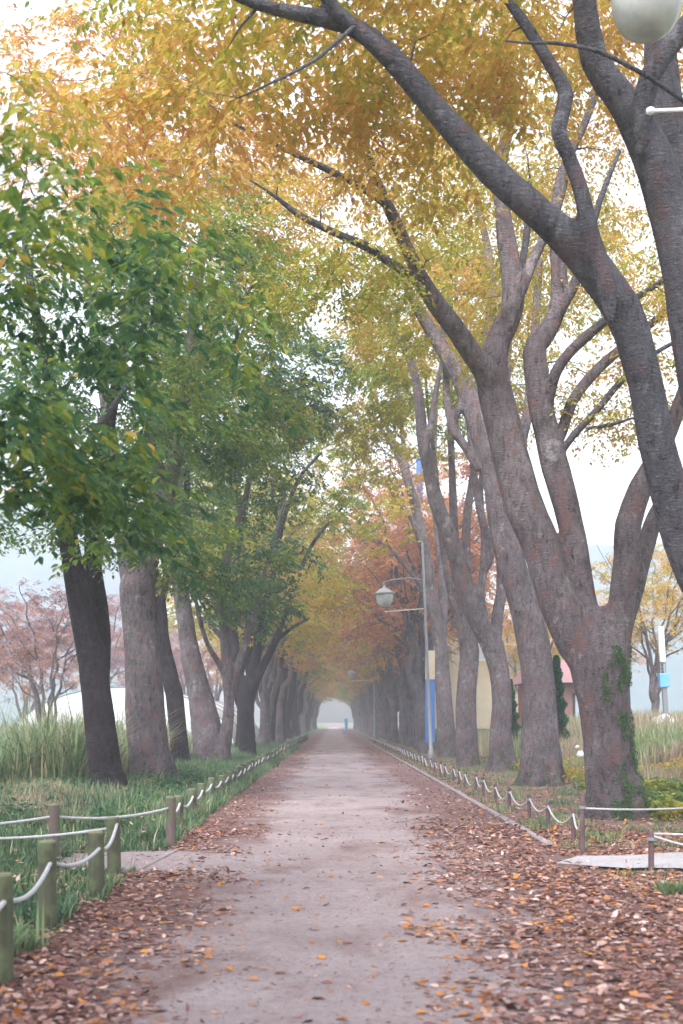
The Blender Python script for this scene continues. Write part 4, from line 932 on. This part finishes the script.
# blue pole with a bracket, behind the third right tree
th = thing('utility_pole', (4.62, 68, 0), 'tall thin pole with a blue bracket at its top between the right trunks', 'pole')
mb = MB(); mb.lathe([(.09, -.2), (.08, 7), (.06, 13.2)], 12); mb.build('pole', STEEL_DARK, th)
mb = MB(); mb.tube([(0, 0, 13.2), (-.05, 0, 15.6)], [.16, .16], 10); mb.tube([(0, 0, 14.9), (-.8, 0, 14.3), (-1.6, 0, 13.9)], [.07, .07, .07], 8); mb.build('bracket', BLUE, th)

# ------------------------------------------------------------------ buildings
def house_brick():
    x, y = 10.7, 60; z = float(ground_h(x, y)); th = thing('brick_house', (x, y, z), 'low red brick house with a faded pink roof behind the conifer', 'house')
    g = MB(); g.box((0, 0, 1.15), (3.4, 4.5, 2.3)); w_ = g.build('wall', BRICKRED, th)
    g = MB(); g.add([(-2.1,-2.9,2.25),(2.1,-2.9,2.25),(2.1,2.9,2.25),(-2.1,2.9,2.25),(-1.5,0,3.4),(1.5,0,3.4)], [(0,1,5,4),(2,3,4,5),(1,2,5),(3,0,4),(3,2,1,0)]); g.build('roof', ROOFPINK, th)
    for wx in (.65,):
        g = MB(); 
        for c, d in (((wx, -2.29, 1.75), (1.05, .08, .09)), ((wx, -2.29, .35), (1.05, .08, .09)), ((wx-.48, -2.29, 1.05), (.09, .08, 1.32)), ((wx+.48, -2.29, 1.05), (.09, .08, 1.32))): g.box(c, d)
        f_ = g.build('window', DARK, th); g = MB(); g.box((wx, -2.27, 1.05), (.86, .03, 1.3)); g.build('pane', GLASS, f_)
    g = MB(); g.box((-1.1, -2.28, .95), (.8, .07, 1.9)); d_ = g.build('door', DARK, th); g = MB(); g.box((-.82, -2.33, .95), (.05, .05, .16)); g.build('handle', STEEL, d_)
house_brick()
x, y = 11.6, 95; z = float(ground_h(x, y)); th = thing('building', (x, y, z), 'cream building glimpsed between the far right trunks', 'building')
g = MB(); g.box((0, 0, 5.5), (10, 6, 3.4)); g.build('upper_wall', CREAM, th)
g = MB(); g.box((0, 0, 1.9), (10.02, 6.02, 3.8)); g.build('lower_wall', CREAM, th)
g = MB(); g.box((0, 0, 7.3), (10.6, 6.6, .2)); g.build('roof', ROOFPINK, th)
for k in range(4):
    g = MB(); g.box((-3.6+k*2.4, -3.02, 5.5), (1.3, .1, 1.2)); f_ = g.build('window', WHITE, th); g = MB(); g.box((-3.6+k*2.4, -3.06, 5.5), (1.1, .06, 1.0)); g.build('pane', GLASS, f_)
th = thing('banner_sign', (4.06, 53.5, 0), 'tall narrow board, cream above and blue below, just right of the lamp pole', 'sign')
g = MB(); g.box((0, 0, 2.05), (.40, .08, 2.6)); g.build('lower_panel', BLUE, th, bevel=.01); g = MB(); g.box((0, 0, 3.98), (.40, .08, 1.2)); g.build('upper_panel', CREAM, th, bevel=.01)
g = MB(); g.tube([(0, .07, -.2), (0, .07, 4.6)], [.04, .04], 8); g.build('post', STEEL, th)
# white and blue pylon sign
x, y = 11.75, 45; z = float(ground_h(x, y)); th = thing('sign_pylon', (x, y, z), 'slender white pylon with a light blue base standing in the dry grass', 'sign'); th.rotation_euler = (0, R(-3.5), 0)
g = MB(); g.box((0, 0, 3.22), (.20, .16, 1.25)); g.build('panel', WHITE, th, bevel=.02)
g = MB(); 
for sx in (-.09, .09): g.tube([(sx, 0, 2.0), (sx, 0, 2.65)], [.022, .022], 6)
for q in (2.3, 2.42, 2.54): g.box((0, 0, q), (.16, .02, .03))
g.build('frame', STEEL, th)
g = MB(); g.box((0, 0, 1.95), (.34, .28, .5)); g.build('base', SKYBLUE, th, bevel=.03)
g = MB(); g.box((0, 0, .8), (.16, .14, 1.8)); g.build('post', STEEL, th)
# greenhouse
th = thing('greenhouse', (-12.2, 74, -.9), 'long low white plastic greenhouse behind the left trunks', 'greenhouse')
n = 24; prof = [(-6.6*math.cos(math.pi*k/n), 4.5*math.sin(math.pi*k/n)**.75) for k in range(n+1)]
V = [(a, yy_, c) for yy_ in (0, 7, 14, 21, 28) for a, c in prof]; q = n+1
Fq = [(i*q+k, i*q+k+1, (i+1)*q+k+1, (i+1)*q+k) for i in range(4) for k in range(n)]
me = bpy.data.meshes.new('cover'); me.from_pydata(V, [], Fq + [tuple(range(q))[::-1], tuple(4*q+k for k in range(q))]); me.materials.append(FILM); link('cover', me, th)
for yy_ in (-.02, 7, 14, 21, 28.02):
    g = MB(); g.tube([(a*1.004, yy_, c*1.004) for a, c in prof], [.035]*q, 6); g.build('hoop', STEEL, th)
g = MB(); g.box((0, -.05, 1.3), (2.2, .06, 2.6)); g.build('door', WHITE, th, bevel=.01)
# boulder, bag
def rock(name, loc, r, material, label, cat, seed):
    import bmesh
    bm = bmesh.new(); bmesh.ops.create_icosphere(bm, subdivisions=4, radius=1)
    for v_ in bm.verts:
        v_.co *= 1 + .28*mnoise.noise(v_.co*1.3+Vector((seed, 0, 0))) + .1*mnoise.noise(v_.co*4+Vector((seed, 0, 0))); v_.co = Vector((v_.co.x*r[0], v_.co.y*r[1], v_.co.z*r[2]))
    me = bpy.data.meshes.new(name); bm.to_mesh(me); bm.free(); me.materials.append(material); me.polygons.foreach_set('use_smooth', np.ones(len(me.polygons), bool))
    return tag(link(name, me, loc=loc), label, cat)
rock('boulder', (10.6, 41, 1.45), (.42, .35, .40), STONE, 'pale rounded boulder in the dry grass on the right', 'boulder', 3)
rock('plastic_bag', (7.05, 36.5, .68), (.10, .08, .10), BAG, 'larger crumpled white bag among the plants right of the dark trunk', 'bag', 5)
rock('plastic_bag', (7.35, 38.5, .85), (.06, .05, .05), BAG, 'small crumpled white bag just above the larger one', 'bag', 8)
# blue board near the avenue's end
th = thing('notice_board', (1.55, 150, 0), 'small light blue upright board at the far end of the avenue', 'sign')
g = MB(); g.box((0, 0, 1.2), (.35, .12, 1.6)); g.build('board', SKYBLUE, th, bevel=.02); g = MB(); g.box((-.18, 0, .2), (.08, .08, .5)); g.box((.18, 0, .2), (.08, .08, .5)); g.build('legs', STEEL, th)

# ------------------------------------------------------------------ hills
m, t, b = mat('wooded_hill'); v = coords(t)
t.links.new(ramp(t, [(.3, (.035, .07, .085)), (.55, (.06, .10, .11)), (.75, (.12, .12, .11))], noi(t, v, .06, 6, .7)).outputs[0], b.inputs['Base Color']); b.inputs['Roughness'].default_value = 1
HILL = m
def hill(name, x0, x1, y, hf, depth=160):
    nxh, nyh = 90, 14; V = []
    for j in range(nyh):
        for i in range(nxh):
            x = x0+(x1-x0)*i/(nxh-1); q = j/(nyh-1); yy_ = y+depth*q; hgt = hf(x)*math.sin(min(1, q*1.6)*math.pi/2)*(1-.5*max(0, q-.6)); hgt *= 1+.18*mnoise.noise(Vector((x*.02, yy_*.02, 1)))+.08*mnoise.noise(Vector((x*.12, yy_*.12, 1)))
            V.append((x, yy_, hgt-2))
    Fq = [(j*nxh+i, j*nxh+i+1, (j+1)*nxh+i+1, (j+1)*nxh+i) for j in range(nyh-1) for i in range(nxh-1)]
    tag(link(name, tri_mesh(name, V, Fq, HILL, smooth=True)), kind='structure')
hill('hill', -420, -28, 330, lambda x: 66*float(1-sst(-80, -28, x))+.03*max(0, -75-x))
hill('hill', 30, 420, 330, lambda x: 56*float(sst(30, 85, x))+6)

# ------------------------------------------------------------------ haze
g = MB(); g.box((0, 220, 35), (1100, 560, 76))
m = bpy.data.materials.new('haze_air'); m.use_nodes = True; t = m.node_tree; t.nodes.remove(t.nodes['Principled BSDF'])
pv = t.nodes.new('ShaderNodeVolumePrincipled'); pv.inputs['Color'].default_value = (.88, .93, 1.0, 1); pv.inputs['Density'].default_value = .0016; pv.inputs['Anisotropy'].default_value = 0
t.links.new(pv.outputs[0], t.nodes['Material Output'].inputs['Volume'])
tag(g.build('haze', m), 'thin pale haze filling the avenue', 'haze', kind='stuff')
